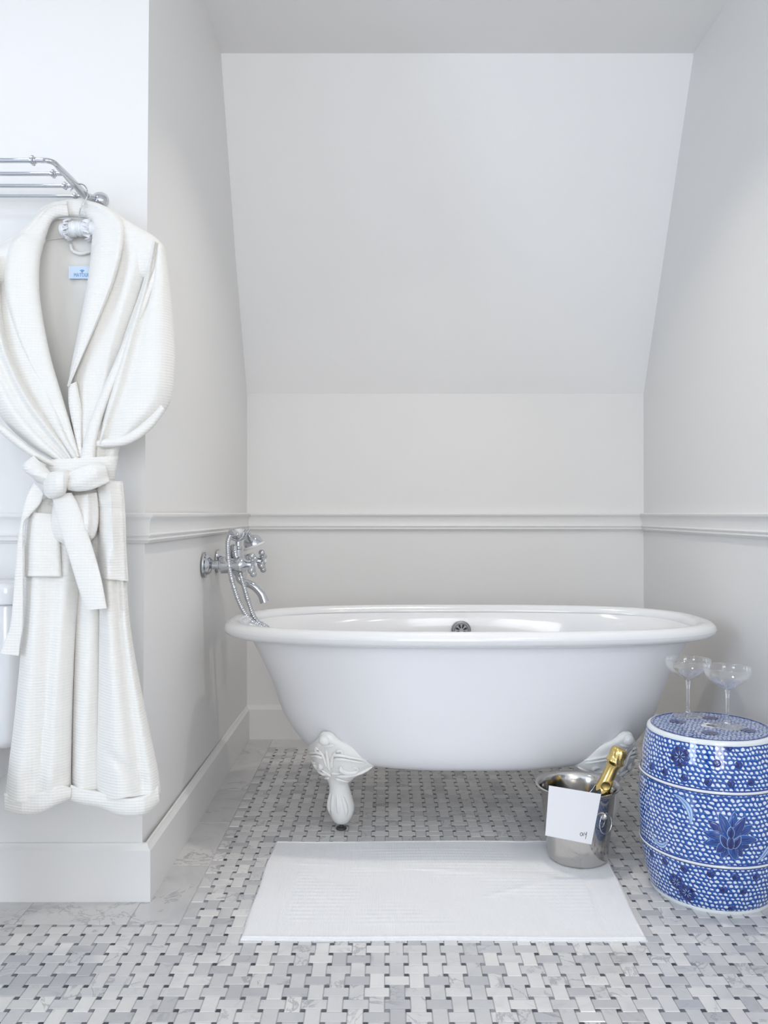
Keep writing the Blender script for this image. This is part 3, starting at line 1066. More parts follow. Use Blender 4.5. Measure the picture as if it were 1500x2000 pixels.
# coin hole in the middle of the seat: white quatrefoil, navy opening
V = []
for k in range(64):
    t = 2 * PI * k / 64
    r = 0.021 * (1 + 0.13 * math.cos(4 * t))
    V.append((SX + r * math.cos(t), SY + r * math.sin(t), 0.4127))
co = mk('coin_motif', V + [(p[0], p[1], 0.4119) for p in V], ringfaces(2, 64), M['glaze_white'], st, smooth=False)
V = []
for k in range(24):
    t = 2 * PI * k / 24
    V.append((SX + 0.0095 * math.cos(t), SY + 0.0095 * math.sin(t), 0.4131))
mk('coin_opening', V + [(p[0], p[1], 0.4121) for p in V], ringfaces(2, 24), M['glaze_navy'], co, smooth=False)
for zc in (0.297, 0.124):
    r = srad(zc)
    prof = []
    for o_, z_ in ((-0.003, -0.0062), (0.0006, -0.0060), (0.0010, -0.0034), (0.0016, -0.0030), (0.0028, -0.0015), (0.0030, 0.0), (0.0025, 0.0016), (0.0012, 0.0026), (0.0009, 0.0030), (0.0005, 0.0056), (-0.003, 0.006)):
        prof.append((srad(zc + z_) + o_, zc + z_))
    V, f = latheg(prof, (SX, SY, 0), 128)
    f = ringfaces(len(prof), 128, False, False)
    fmi = []
    for i in range(len(prof) - 1):
        fmi += [(1 if i in (0, 1, 7, 8, 9) else 0)] * 128
    mk('raised_band', V, f, None, st, mats=[M['glaze_white'], M['glaze_blue']], fmats=fmi, label='raised white band between blue lines')


def hit(x, y):
    """angle and height where the stool is met by the line of sight through a pixel of the photograph"""
    d = np.array([(x - CX) / F, 1.0, -(y - CY) / F])
    for Y in np.arange(1.85, 2.3, 0.0005):
        p = np.array([0, 0, H]) + d * Y
        rr_ = math.hypot(p[0] - SX, p[1] - SY)
        if rr_ < srad(p[2]):
            return math.atan2(p[1] - SY, p[0] - SX), p[2]
    return None


class Decal:
    def __init__(self, th, z):
        self.th, self.z = th, z
        self.g = Geo()

    def P(self, a, b, off):
        z = min(max(self.z + b, 0.012), 0.400)
        r = srad(z) + off
        th = self.th + a / srad(self.z)
        return (SX + r * math.cos(th), SY + r * math.sin(th), z)

    def poly(self, pts, off, mi):
        """filled outline laid on the drum (star-shaped about its mean)"""
        pts = np.asarray(pts, float)
        c = pts.mean(0)
        n = len(pts)
        V = [self.P(*c, off)]
        for s in (0.5, 1.0):
            V += [self.P(*(c + (p - c) * s), off) for p in pts]
        V += [self.P(*p, -0.001) for p in pts]
        f = [(0, 1 + k, 1 + (k + 1) % n) for k in range(n)]
        for r in (0, 1):
            f += [(1 + r * n + k, 1 + (r + 1) * n + k, 1 + (r + 1) * n + (k + 1) % n, 1 + r * n + (k + 1) % n) for k in range(n)]
        self.g.add(V, f, mi)

    def petal(self, c, ang, ln, wd, off, mi, tip=1.0):
        pts = []
        for k in range(20):
            t = 2 * PI * k / 20
            q = (1 - math.cos(t)) / 2
            wv = wd * math.sin(t) * (1.1 - 0.25 * q) * (1 - 0.45 * q ** 6)
            x_, y_ = q * ln, wv
            pts.append((c[0] + x_ * math.cos(ang) - y_ * math.sin(ang), c[1] + x_ * math.sin(ang) + y_ * math.cos(ang)))
        self.poly(pts, off, mi)

    def disc(self, c, r, off, mi, lobes=0):
        self.poly([(c[0] + r * (1 + 0.12 * math.cos(lobes * t)) * math.cos(t), c[1] + r * (1 + 0.12 * math.cos(lobes * t)) * math.sin(t)) for t in np.linspace(0, 2 * PI, 28, endpoint=False)], off, mi)

    def out(self, name):
        return mk(name, self.g.v, self.g.f, None, st, smooth=True, mats=[M['glaze_blue'], M['glaze_mid'], M['glaze_navy'], M['glaze_pale'], M['glaze_white']], fmats=self.g.m)


def lotus(th, z, s=1.0):
    D = Decal(th, z)
    D.disc((0, -0.002), 0.038 * s, 0.0003, 0)
    for k in range(13):
        a = -0.45 + k * (2 * PI / 13) + random.uniform(-0.08, 0.08)
        ln = (0.058 if math.sin(a) > -0.3 else 0.044) * s * random.uniform(0.93, 1.06)
        o_ = 0.0006 + 0.0004 * (k % 2)
        c_ = (0.004 * math.cos(a), -0.004 + 0.004 * math.sin(a))
        D.petal(c_, a, ln * 1.015, 0.0118 * s, o_ - 0.0001, 3)
        D.petal(c_, a, ln, 0.0110 * s, o_ + 0.0001, 1 if k % 3 else 0)
        for q in (-0.09, 0.07):
            D.petal((0.016 * math.cos(a + q), -0.004 + 0.016 * math.sin(a + q)), a + q * 0.6, ln * 0.55, 0.0013 * s, o_ + 0.0003, 2 if q > 0 else 0)
    for (cx_, cy_, a, ln) in ((0.0, 0.000, PI / 2, 0.025), (-0.006, -0.024, PI / 2 + 0.5, 0.032), (0.006, -0.024, PI / 2 - 0.5, 0.032), (0.0, -0.027, PI / 2, 0.031)):
        off = 0.0016 + (0.0004 if cx_ == 0 else 0)
        D.petal((cx_ * s, (cy_ - 0.0012) * s), a, (ln + 0.0024) * s, 0.0088 * s, off, 3)
        D.petal((cx_ * s, cy_ * s), a, ln * s, 0.0076 * s, off + 0.0002, 0)
        D.petal((cx_ * s, cy_ * s + 0.002), a, ln * 0.8 * s, 0.0045 * s, off + 0.0004, 2)
    return D.out('lotus_motif')


def blossom(th, z, s=1.0):
    D = Decal(th, z)
    D.disc((0, 0), 0.021 * s, 0.0004, 0, 7)
    for k in range(9):
        a = k * 2 * PI / 9
        D.disc((0.0165 * s * math.cos(a), 0.0165 * s * math.sin(a)), 0.0068 * s, 0.0007, 2 if k % 2 else 0, 5)
        D.disc((0.0095 * s * math.cos(a + 0.3), 0.0095 * s * math.sin(a + 0.3)), 0.0042 * s, 0.0010, 0 if k % 2 else 2, 3)
    for k in range(8):
        a = k * 2 * PI / 8 + 0.2
        D.petal((0.004 * s * math.cos(a), 0.004 * s * math.sin(a)), a, 0.009 * s, 0.0008 * s, 0.0013, 3)
    D.disc((0, 0), 0.0042 * s, 0.0014, 2, 5)
    return D.out('blossom_motif')


def bud(th, z, s=1.0):
    D = Decal(th, z)
    D.disc((0, 0), 0.0085 * s, 0.0005, 0)
    D.petal((-0.002, -0.005), PI / 2 + 0.3, 0.012 * s, 0.0042 * s, 0.0008, 2)
    D.petal((0.002, -0.006), PI / 2 - 0.4, 0.010 * s, 0.0030 * s, 0.0010, 0)
    return D.out('bud_motif')


def leaf(th, z, pts, wmax):
    """a long pale leaf with a blue outline, following a curve"""
    D = Decal(th, z)
    P = catmull(pts, 26)
    T = np.gradient(P, axis=0)
    T /= np.linalg.norm(T, axis=1)[:, None]
    Nn = np.stack([-T[:, 1], T[:, 0]], 1)
    for sc_w, off, mi in ((1.0, 0.0005, 0), (0.78, 0.0008, 3), (0.10, 0.0011, 1)):
        W = wmax * np.sin(np.linspace(0.02, PI - 0.02, 26)) ** 0.8 * sc_w
        V = []
        for k in range(26):
            V += [D.P(*(P[k] - Nn[k] * W[k]), off), D.P(*P[k], off + 0.0002), D.P(*(P[k] + Nn[k] * W[k]), off)]
        ff = []
        for k in range(25):
            a = k * 3
            ff += [(a, a + 3, a + 4, a + 1), (a + 1, a + 4, a + 5, a + 2)]
        D.g.add(V, ff, mi)
    return D.out('leaf_motif')


th, z = hit(1427, 1636)
lotus(th, z, 1.0)
lotus(th + PI, z, 1.0)
for (x, y), s in (((1328, 1478), 1.05), ((1321, 1722), 0.8), ((1342, 1744), 0.9)):
    th, z = hit(x, y)
    blossom(th, z, s)
    blossom(th + PI, z, s)
for x, y in ((1299, 1508), (1337, 1519), (1400, 1491), (1443, 1494), (1383, 1528), (1428, 1531), (1467, 1528), (1424, 1459), (1273, 1668), (1299, 1683), (1336, 1697), (1388, 1707), (1437, 1713), (1476, 1712), (1414, 1738), (1452, 1741), (1429, 1775), (1273, 1497)):
    h_ = hit(x, y)
    if h_:
        bud(h_[0], h_[1], 0.95)
th, z = hit(1335, 1578)
leaf(th, z, [(-0.026, 0.027), (-0.006, 0.020), (0.012, 0.002), (0.018, -0.020), (0.016, -0.034)], 0.0085)
th, z = hit(1290, 1645)
leaf(th, z, [(-0.026, 0.008), (-0.008, -0.006), (0.010, -0.004), (0.024, 0.012)], 0.0075)
th, z = hit(1493, 1668)
leaf(th, z, [(-0.022, -0.014), (-0.006, -0.004), (0.010, 0.012), (0.03, 0.03)], 0.0085)

# flowers painted on the seat top
for (a, r) in ((-1.95, 0.075), (-0.55, 0.088), (1.2, 0.085), (2.6, 0.08)):
    cx_, cy_ = SX + r * math.cos(a), SY + r * math.sin(a)
    g = Geo()
    for k in range(10):
        t = k * 2 * PI / 10
        V = []
        for q in range(14):
            u_ = 2 * PI * q / 14
            e_, w_ = 0.011 + 0.011 * math.cos(u_), 0.0055 * math.sin(u_)
            V.append((cx_ + e_ * math.cos(t) - w_ * math.sin(t), cy_ + e_ * math.sin(t) + w_ * math.cos(t), 0.41255 + 0.00003 * k))
        g.add(V, [tuple(range(14))], k % 2)
    V = [(cx_ + 0.006 * math.cos(u_), cy_ + 0.006 * math.sin(u_), 0.4131) for u_ in np.linspace(0, 2 * PI, 16, endpoint=False)]
    g.add(V, [tuple(range(16))], 1)
    g.out('flower_motif', None, st, smooth=False, mats=[M['glaze_blue'], M['glaze_navy']])

# ------------------------------------------------------------------ coupe glasses
ZT = 0.4127


def coupe(x, y, label):
    t = thing('coupe_glass', label, 'glass', (x, y, ZT), 'champagne coupes on the garden stool')
    g = Geo()
    g.lathe([(0, 0.0), (0.0385, 0.0), (0.0400, 0.0008), (0.0385, 0.0018), (0.025, 0.0032), (0.012, 0.0052), (0.0065, 0.009), (0.0, 0.010)], (x, y, ZT), 56)
    g.out('foot', M['glass'], t)
    g = Geo()
    g.lathe([(0, 0.007), (0.0060, 0.0085), (0.0044, 0.016), (0.0038, 0.035), (0.0038, 0.060), (0.0044, 0.080), (0.0062, 0.0915), (0.0075, 0.0945), (0, 0.0955)], (x, y, ZT), 24)
    g.out('stem', M['glass_solid'], t)
    out_ = catmull([(0.0, 0.0935), (0.009, 0.0955), (0.026, 0.1045), (0.043, 0.116), (0.0535, 0.128), (0.0580, 0.140), (0.0582, 0.1505)], 40)
    inn = [(max(0, r - 0.0011), z + 0.0009) for r, z in out_[:-2]]
    prof = [tuple(p) for p in out_] + [(0.0577, 0.1511)] + inn[::-1]
    V, f = latheg(prof, (x, y, ZT), 72)
    mk('bowl', V, ringfaces(len(prof), 72, False, False), M['glass'], t, smooth=True)
    return t


coupe(0.802, 2.186, 'champagne coupe at the back left of the blue stool nearer the bathtub')
coupe(0.859, 2.071, 'champagne coupe at the front right of the blue stool nearer the right wall')

# ------------------------------------------------------------------ toilet beside the robe (only its tank reaches into the frame)
to = thing('toilet', 'white porcelain toilet whose tank shows behind the bathrobe', 'toilet', (-1.06, 1.75, 0.0022))


def rbox(cx_, cy_, hx, hy, z0, z1, rc=0.045, rb=0.02, N=48, rt=0.006, bulge=0.0):
    def ring(sx, sy, z):
        r = []
        for k in range(N):
            t_ = 2 * PI * k / N
            c, s = math.cos(t_), math.sin(t_)
            x = (sx - rc) * (1 if c > 0 else -1) * (1 if abs(c) > 1e-6 else 0) + rc * c
            y = (sy - rc) * (1 if s > 0 else -1) * (1 if abs(s) > 1e-6 else 0) + rc * s
            r.append((cx_ + x, cy_ + y, z))
        return r
    rings = []
    for k in range(7):
        a = k / 6 * PI / 2
        rings.append(ring(hx - rb * (1 - math.sin(a)), hy - rb * (1 - math.sin(a)), z0 + rb * (1 - math.cos(a))))
    rings.append(ring(hx + bulge, hy + bulge, (z0 + z1) / 2))
    for k in range(5):
        a = k / 4 * PI / 2
        rings.append(ring(hx - rt * (1 - math.cos(a)), hy - rt * (1 - math.cos(a)), z1 - rt * (1 - math.sin(a))))
    return sum(rings, []), ringfaces(len(rings), N)


TCX = -1.065
mk('tank', *rbox(TCX, 1.935, 0.222, 0.062, 0.405, 0.742, 0.04, 0.03), M['porcelain'], to, sharp=40)
mk('tank_lid', *rbox(TCX, 1.933, 0.231, 0.070, 0.742, 0.792, 0.045, 0.004, rt=0.014), M['porcelain'], to, sharp=40)
bw = []
for hl, hw, z, oy in ((0.14, 0.115, 0.0022, 1.60), (0.135, 0.11, 0.03, 1.60), (0.115, 0.09, 0.16, 1.62), (0.15, 0.12, 0.26, 1.60), (0.22, 0.165, 0.35, 1.60), (0.235, 0.178, 0.39, 1.60), (0.235, 0.178, 0.405, 1.60)):
    bw.append([(TCX + hw * math.cos(2 * PI * k / 48), oy + 0.04 + hl * math.sin(2 * PI * k / 48), z) for k in range(48)])
g = Geo().add(sum(bw, []), ringfaces(len(bw), 48))
g.box(TCX - 0.16, TCX + 0.16, 1.80, 1.98, 0.33, 0.405)
g.out('bowl', M['porcelain'], to, sharp=50)
g = Geo()
g.add(*[q for q in (lambda R_: (sum(R_, []), ringfaces(len(R_), 48)))([[(TCX + 0.183 * s * math.cos(2 * PI * k / 48), 1.64 + 0.24 * s * math.sin(2 * PI * k / 48), z) for k in range(48)] for s, z in ((0.97, 0.405), (1.0, 0.412), (1.0, 0.425), (0.96, 0.432))])])
g.out('seat_lid', M['porcelain'], to, sharp=50)

# ------------------------------------------------------------------ towel rack
ZR = 1.718
rk = thing('towel_rack', 'chrome wall rack of four parallel bars above the bathrobe', 'towel rack', (-1.1, 2.02, ZR))
AX = -0.727
bars = [(1.788, 0.0065), (1.858, 0.0058), (1.926, 0.0055), (1.988, 0.0050)]
XLE = -1.42
for k, (yy, r) in enumerate(bars):
    g = Geo()
    xe = AX - (0.024 if k == 0 else 0.0)
    g.tube([(XLE + (0.024 if k == 0 else 0), yy, ZR), (xe, yy, ZR)], r * 0.8, 14)
    for xx in (AX - (0.042 if k == 0 else 0.026), XLE + (0.042 if k == 0 else 0.026)):
        g.lathe([(0, -0.006), (r * 1.1, -0.006), (r * 1.2, -0.003), (r * 1.7, -0.0015), (r * 1.7, 0.0015), (r * 1.2, 0.003), (r * 1.1, 0.006), (0, 0.006)], (xx, yy, ZR), 18, axis=(1, 0, 0))
    g.out('rack_bar', M['chrome'], rk)
for s, xa in ((1, AX), (-1, XLE)):
    g = Geo()
    g.tube([(xa - s * 0.026, 1.788, ZR), (xa - s * 0.010, 1.789, ZR), (xa - s * 0.001, 1.800, ZR), (xa, 1.83, ZR), (xa, 1.93, ZR), (xa, 1.985, ZR), (xa + s * 0.012, 2.005, ZR)], [0.0055, 0.006, 0.0075, 0.0085, 0.009, 0.010, 0.009], 16, samp=40)
    ar = g.out('side_arm', M['chrome'], rk)
    g = Geo()
    g.lathe([(0, 0), (0.021, 0), (0.0215, 0.004), (0.019, 0.009), (0.013, 0.014), (0.009, 0.018), (0, 0.019)], (xa + s * 0.023, 2.02, ZR), 32, axis=(0, -1, 0))
    mk('wall_rose', g.v, g.f, M['chrome'], ar)

# ------------------------------------------------------------------ padded hanger
hg = thing('padded_hanger', 'padded white satin clothes hanger hooked on the chrome rack', 'hanger', (-0.70, 1.905, 1.60))
g = Geo()
g.tube([px(155, 440, 1.900), px(155, 428, 1.900), px(157, 409, 1.903), px(166, 393, 1.905), px(171, 380, 1.906), px(169, 368, 1.910), px(163, 361, 1.918), px(155, 359.5, 1.927), px(147, 363, 1.935), px(141, 369, 1.938), px(136, 373, 1.938)], 0.0016, 10, samp=70)
g.out('hook', M['chrome'], hg)
P = catmull([px(119, 452, 1.918), px(140, 448, 1.911), px(160, 447, 1.910), px(205, 450, 1.912), px(262, 466, 1.918), px(305, 492, 1.925)], 120)
s_ = np.linspace(0, 1, 120)
rad = 0.0165 * np.minimum(1, np.sqrt(np.minimum(s_, 1 - s_) / 0.03 + 0.02)) * (1 + 0.10 * np.sin(s_ * 260) + 0.05 * np.sin(s_ * 97))
V, f = tubeg(P, 1.0, 24)
V = np.array(V).reshape(120, 24, 3)
Pc = P[:, None, :]
V = Pc + (V - Pc) * rad[:, None, None]
mk('padded_arm', V.reshape(-1, 3), f, M['satin'], hg)
for s, xx in ((-1, 127), (1, 178)):
    V = []
    n_ = 72
    for rI, (rr_, dx) in enumerate(((0.014, 0), (0.019, -0.004), (0.0235, -0.008))):
        for k in range(n_):
            t = 2 * PI * k / n_
            c = px(xx, 448.5, 1.911)
            q = rr_ * (1 + 0.05 * math.sin(9 * t) * rI)
            V.append((c[0] - s * dx * -1 * 1.0 + 0.0035 * rI * math.sin(12 * t), c[1] + q * math.cos(t), c[2] + q * math.sin(t)))
    f = ringfaces(3, n_, False, False)
    ru = mk('ruffle', V, f, M['satin'], hg)
    md = ru.modifiers.new('solid', 'SOLIDIFY')
    md.thickness = 0.0012

# ------------------------------------------------------------------ bathrobe
rb = thing('bathrobe', 'white waffle cotton bathrobe tied with a belt, hanging from the chrome rack', 'bathrobe', (-0.70, 1.86, 0.9))


def flat_tube(name, A, B, yc, th, m=70, n=44, e=0.75, fold=None, mt=None, parent=None, closed=(True, True), label=None, edge=1.0):
    """a cloth form between two edges A and B (photograph pixels), at depth yc and thickness th (each a number or values along it); rounded section"""
    A, B = catmull(A, m), catmull(B, m)
    tt = np.linspace(0, 1, m)

    def along(q):
        return np.full(m, q, float) if np.ndim(q) == 0 else np.interp(tt, np.linspace(0, 1, len(q)), q)
    yc, th = along(yc), along(th)
    V = []
    for i in range(m):
        mid, half = (A[i] + B[i]) / 2, (B[i] - A[i]) / 2
        for k in range(n):
            a = 2 * PI * k / n
            c, s = math.cos(a), math.sin(a)
            u = math.copysign(abs(c) ** e, c)
            d = math.copysign(abs(s) ** edge, s)
            q = mid + half * u
            Y = yc[i] - th[i] * d
            if fold is not None:
                Y -= fold(u, tt[i]) * (1.0 if s > 0 else (0.35 if s < 0 else 0.7))
            V.append(px(q[0], q[1], Y))
    return mk(name, V, ringfaces(m, n, *closed), mt or M['robe'], parent or rb, smooth=True, sharp=70, label=label)


def gs(x, c, w_):
    return math.exp(-((x - c) / w_) ** 2)


# back panel with the lining that shows in the neck opening
flat_tube('back_panel', [(95, 428), (60, 520), (70, 650), (95, 780), (130, 885)], [(215, 428), (225, 520), (215, 650), (205, 780), (195, 885)], 1.945, 0.006, mt=M['robe_in'], label='smooth inner back of the robe',
          fold=lambda u, t: 0.004 * math.sin(5 * u + 2 * t))
g = Geo()
# back yoke seam
g.tube([px(84, 470, 1.936), px(120, 464, 1.936), px(160, 460, 1.936), px(190, 460, 1.936)], 0.0014, 8, samp=24)
mk('yoke_seam', g.v, g.f, M['robe'], rb)
flat_tube('back_collar', [(62, 452), (80, 408), (120, 392), (160, 389), (185, 398), (215, 425)], [(88, 462), (100, 435), (125, 425), (160, 426), (178, 432), (188, 455)], [1.90, 1.925, 1.935, 1.937, 1.935, 1.91], 0.014, e=0.9)

# left and right chest panels
flat_tube('chest_panel', [(18, 475), (-2, 560), (-4, 640), (20, 730), (62, 810), (118, 880), (150, 915)], [(90, 455), (72, 560), (92, 670), (118, 770), (140, 845), (158, 890), (165, 915)], [1.90, 1.885, 1.875, 1.865, 1.855, 1.85, 1.84], [0.02, 0.03, 0.034, 0.034, 0.03, 0.026, 0.022],
          fold=lambda u, t: 0.007 * math.sin(3.2 * u + 1.0) * t + 0.006 * gs(u, 0.35 - 0.3 * t, 0.22) * t)
flat_tube('chest_panel', [(182, 440), (172, 540), (152, 650), (134, 745), (136, 815), (150, 880), (158, 915)], [(262, 445), (292, 490), (270, 585), (240, 680), (222, 780), (212, 860), (205, 915)], [1.905, 1.895, 1.885, 1.875, 1.868, 1.858, 1.845], [0.016, 0.024, 0.028, 0.028, 0.026, 0.024, 0.02],
          fold=lambda u, t: 0.010 * gs(u, 0.55 - 0.2 * t, 0.20) + 0.008 * gs(u, -0.1 - 0.2 * t, 0.2) * t - 0.006 * gs(u, 0.15, 0.15) * t)
# shoulder
flat_tube('shoulder', [(218, 408), (245, 428), (275, 446), (302, 462), (318, 478)], [(205, 470), (228, 512), (262, 545), (292, 545), (316, 510)], [1.915, 1.908, 1.904, 1.902, 1.90], [0.018, 0.028, 0.034, 0.036, 0.022])
flat_tube('shoulder', [(78, 420), (48, 446), (14, 466), (-16, 486), (-32, 505)], [(90, 470), (62, 520), (26, 560), (-6, 565), (-34, 530)], [1.915, 1.908, 1.902, 1.90, 1.90], [0.018, 0.028, 0.034, 0.036, 0.022])
# sleeves
flat_tube('sleeve', [(300, 470), (276, 560), (246, 645), (222, 720), (203, 790), (188, 868)], [(322, 480), (331, 550), (339, 640), (341, 720), (325, 800), (238, 872)], [1.895, 1.885, 1.873, 1.862, 1.855, 1.852], [0.03, 0.046, 0.052, 0.052, 0.046, 0.032], m=120, n=110, e=0.95,
          fold=lambda u, t: 0.016 * gs(u, -0.78, 0.16) - 0.009 * gs(u, -0.42, 0.2) + 0.006 * gs(u, 0.45, 0.25) * t + 0.003 * math.sin(9 * t + 3 * u) * t)
flat_tube('cuff', [(188, 858), (215, 855), (250, 846), (285, 818), (312, 788)], [(187, 874), (216, 874), (256, 866), (296, 838), (324, 802)], [1.832, 1.824, 1.822, 1.828, 1.835], 0.014, e=0.9)
flat_tube('sleeve', [(-30, 495), (-58, 570), (-62, 650), (-40, 730), (0, 812), (56, 868), (120, 905)], [(2, 500), (6, 590), (22, 680), (58, 760), (102, 826), (138, 880), (152, 912)], [1.895, 1.885, 1.873, 1.862, 1.852, 1.848, 1.84], [0.03, 0.044, 0.05, 0.05, 0.046, 0.036, 0.022], m=120, n=110, e=0.95,
          fold=lambda u, t: 0.016 * gs(u, 0.62, 0.18) * (1 - 0.5 * t) - 0.008 * gs(u, 0.25, 0.2) - 0.006 * gs(u, -0.2, 0.15) * t)
flat_tube('cuff', [(-4, 822), (30, 850), (68, 880), (110, 904), (134, 918)], [(-10, 836), (22, 864), (62, 892), (106, 915), (130, 928)], [1.815, 1.81, 1.812, 1.82, 1.83], 0.012, e=0.9)
# shawl collar
flat_tube('lapel', [(130, 392), (96, 398), (56, 436), (22, 472), (9, 528), (13, 590), (36, 668), (74, 745), (112, 820), (146, 892)], [(134, 424), (106, 428), (90, 462), (79, 505), (77, 562), (84, 622), (100, 700), (122, 775), (142, 842), (156, 892)],
          [1.925, 1.905, 1.880, 1.865, 1.855, 1.848, 1.84, 1.835, 1.832, 1.83], [0.012, 0.018, 0.022, 0.022, 0.020, 0.018, 0.017, 0.015, 0.014, 0.012], m=100, e=0.8, fold=lambda u, t: 0.006 * gs(u, -0.75, 0.2))
flat_tube('lapel', [(164, 424), (176, 432), (180, 452), (179, 490), (173, 540), (165, 595), (154, 655), (142, 712), (131, 754)], [(166, 390), (200, 400), (231, 420), (243, 446), (238, 495), (221, 556), (194, 622), (164, 690), (135, 756)],
          [1.925, 1.905, 1.885, 1.868, 1.858, 1.852, 1.846, 1.842, 1.838], [0.012, 0.018, 0.022, 0.023, 0.021, 0.019, 0.017, 0.014, 0.010], m=100, e=0.8, fold=lambda u, t: 0.006 * gs(u, 0.75, 0.2) - 0.003 * gs(u, 0.1, 0.3))
# inner wrap: strip below the right lapel down to the knot
flat_tube('front_facing', [(134, 752), (134, 790), (143, 840), (152, 890), (158, 915)], [(150, 745), (160, 800), (160, 850), (163, 890), (168, 915)], 1.836, 0.012)
flat_tube('wrap_fold', [(312, 492), (286, 560), (252, 640), (222, 710), (198, 765), (178, 815), (164, 860), (156, 900), (156, 925)], [(318, 490), (300, 560), (270, 640), (242, 710), (219, 765), (201, 815), (190, 860), (186, 900), (184, 925)],
          [1.872, 1.856, 1.846, 1.84, 1.836, 1.832, 1.83, 1.826, 1.825], [0.004, 0.010, 0.013, 0.014, 0.015, 0.016, 0.016, 0.016, 0.016], m=100)
# waist
flat_tube('waist', [(110, 868), (98, 900), (92, 935), (70, 985)], [(236, 866), (228, 900), (226, 945), (242, 990)], [1.862, 1.86, 1.85, 1.835], [0.028, 0.03, 0.032, 0.036], fold=lambda u, t: 0.004 * math.sin(9 * u))

# skirt
flat_tube('skirt_panel', [(62, 975), (50, 1050), (47, 1130), (44, 1220), (37, 1310), (27, 1410), (16, 1500), (9, 1568)], [(150, 975), (162, 1050), (158, 1130), (149, 1220), (144, 1310), (141, 1410), (139, 1500), (138, 1560)],
          [1.845, 1.835, 1.825, 1.815, 1.808, 1.805, 1.802, 1.80], [0.032, 0.036, 0.038, 0.04, 0.042, 0.043, 0.044, 0.044], m=110, n=64, e=0.85,
          fold=lambda u, t: 0.010 * gs(u, -0.62, 0.28) - 0.014 * gs(u, 0.02, 0.28) * min(1, t * 2) + 0.009 * gs(u, 0.42 - 0.15 * t, 0.2) * t + 0.006 * gs(u, -0.15, 0.12) * t - 0.012 * gs(u, 0.95, 0.3) * (1 - t) + 0.004 * gs(t, 0.93, 0.03) * math.sin(6 * u))
flat_tube('front_facing', [(152, 1040), (152, 1130), (147, 1220), (143, 1310), (140, 1410), (139, 1500), (140, 1560)], [(200, 1040), (200, 1130), (198, 1220), (197, 1310), (195, 1410), (194, 1500), (194, 1568)],
          [1.842, 1.835, 1.828, 1.822, 1.818, 1.815, 1.812], [0.020, 0.024, 0.026, 0.028, 0.030, 0.030, 0.030], m=90, e=0.85, fold=lambda u, t: 0.004 * math.sin(4 * u + 3 * t))
flat_tube('skirt_panel', [(176, 965), (186, 1040), (192, 1130), (193, 1220), (192, 1310), (190, 1410), (188, 1500), (188, 1566)], [(240, 965), (246, 1050), (248, 1140), (256, 1230), (272, 1325), (292, 1425), (308, 1500), (314, 1548)],
          [1.85, 1.84, 1.83, 1.822, 1.815, 1.81, 1.806, 1.805], [0.03, 0.036, 0.04, 0.044, 0.048, 0.05, 0.052, 0.052], m=110, n=64, e=0.85,
          fold=lambda u, t: 0.012 * gs(u, -0.35 + 0.1 * t, 0.35) - 0.010 * gs(u, 0.32 + 0.1 * t, 0.2) * min(1, 1.5 * t + 0.3) + 0.007 * gs(u, 0.72, 0.2) - 0.010 * gs(u + 0.25, 0.9 * (t - 0.86) / 0.1 - 0.2, 0.18) * gs(t, 0.9, 0.06))
flat_tube('hem', [(8, 1548), (42, 1549), (82, 1545), (118, 1532), (139, 1538)], [(9, 1585), (38, 1592), (78, 1588), (112, 1572), (138, 1560)], [1.795, 1.772, 1.766, 1.768, 1.785], [0.013, 0.014, 0.013, 0.012, 0.012], e=0.75, fold=lambda u, t: 0.003 * gs(u, -0.8, 0.2))
flat_tube('hem', [(138, 1532), (165, 1540), (195, 1546), (235, 1556), (280, 1554), (309, 1534)], [(133, 1563), (162, 1572), (195, 1578), (236, 1594), (280, 1592), (312, 1566)], [1.79, 1.784, 1.776, 1.762, 1.762, 1.788], [0.012, 0.013, 0.014, 0.014, 0.014, 0.013], e=0.75, fold=lambda u, t: 0.003 * gs(u, -0.8, 0.2))
# pockets
flat_tube('pocket', [(52, 1000), (48, 1050), (48, 1100), (48, 1126)], [(104, 1004), (116, 1050), (120, 1100), (121, 1127)], [1.800, 1.793, 1.787, 1.783], [0.008, 0.008, 0.008, 0.008], e=0.5, edge=0.6, fold=lambda u, t: 0.006 * gs(u, -0.4, 0.5) - 0.004 * gs(u, 0.5, 0.4) + 0.003 * gs(t, 0.97, 0.03) - 0.030 * max(0, -u) ** 4 - 0.008 * max(0, u) ** 4)
flat_tube('pocket', [(190, 940), (191, 1000), (196, 1070), (200, 1130)], [(240, 940), (245, 1000), (247, 1070), (251, 1135)], [1.808, 1.800, 1.793, 1.786], [0.009, 0.010, 0.010, 0.009], e=0.5, edge=0.6, fold=lambda u, t: -0.028 * max(0, u) ** 4 - 0.010 * max(0, -u) ** 4 + 0.012 * gs(u, -0.3 + 0.35 * math.sin(4 * t), 0.35) - 0.006 * gs(u, 0.5, 0.25) - 0.004 * gs(t, 0.28, 0.05))
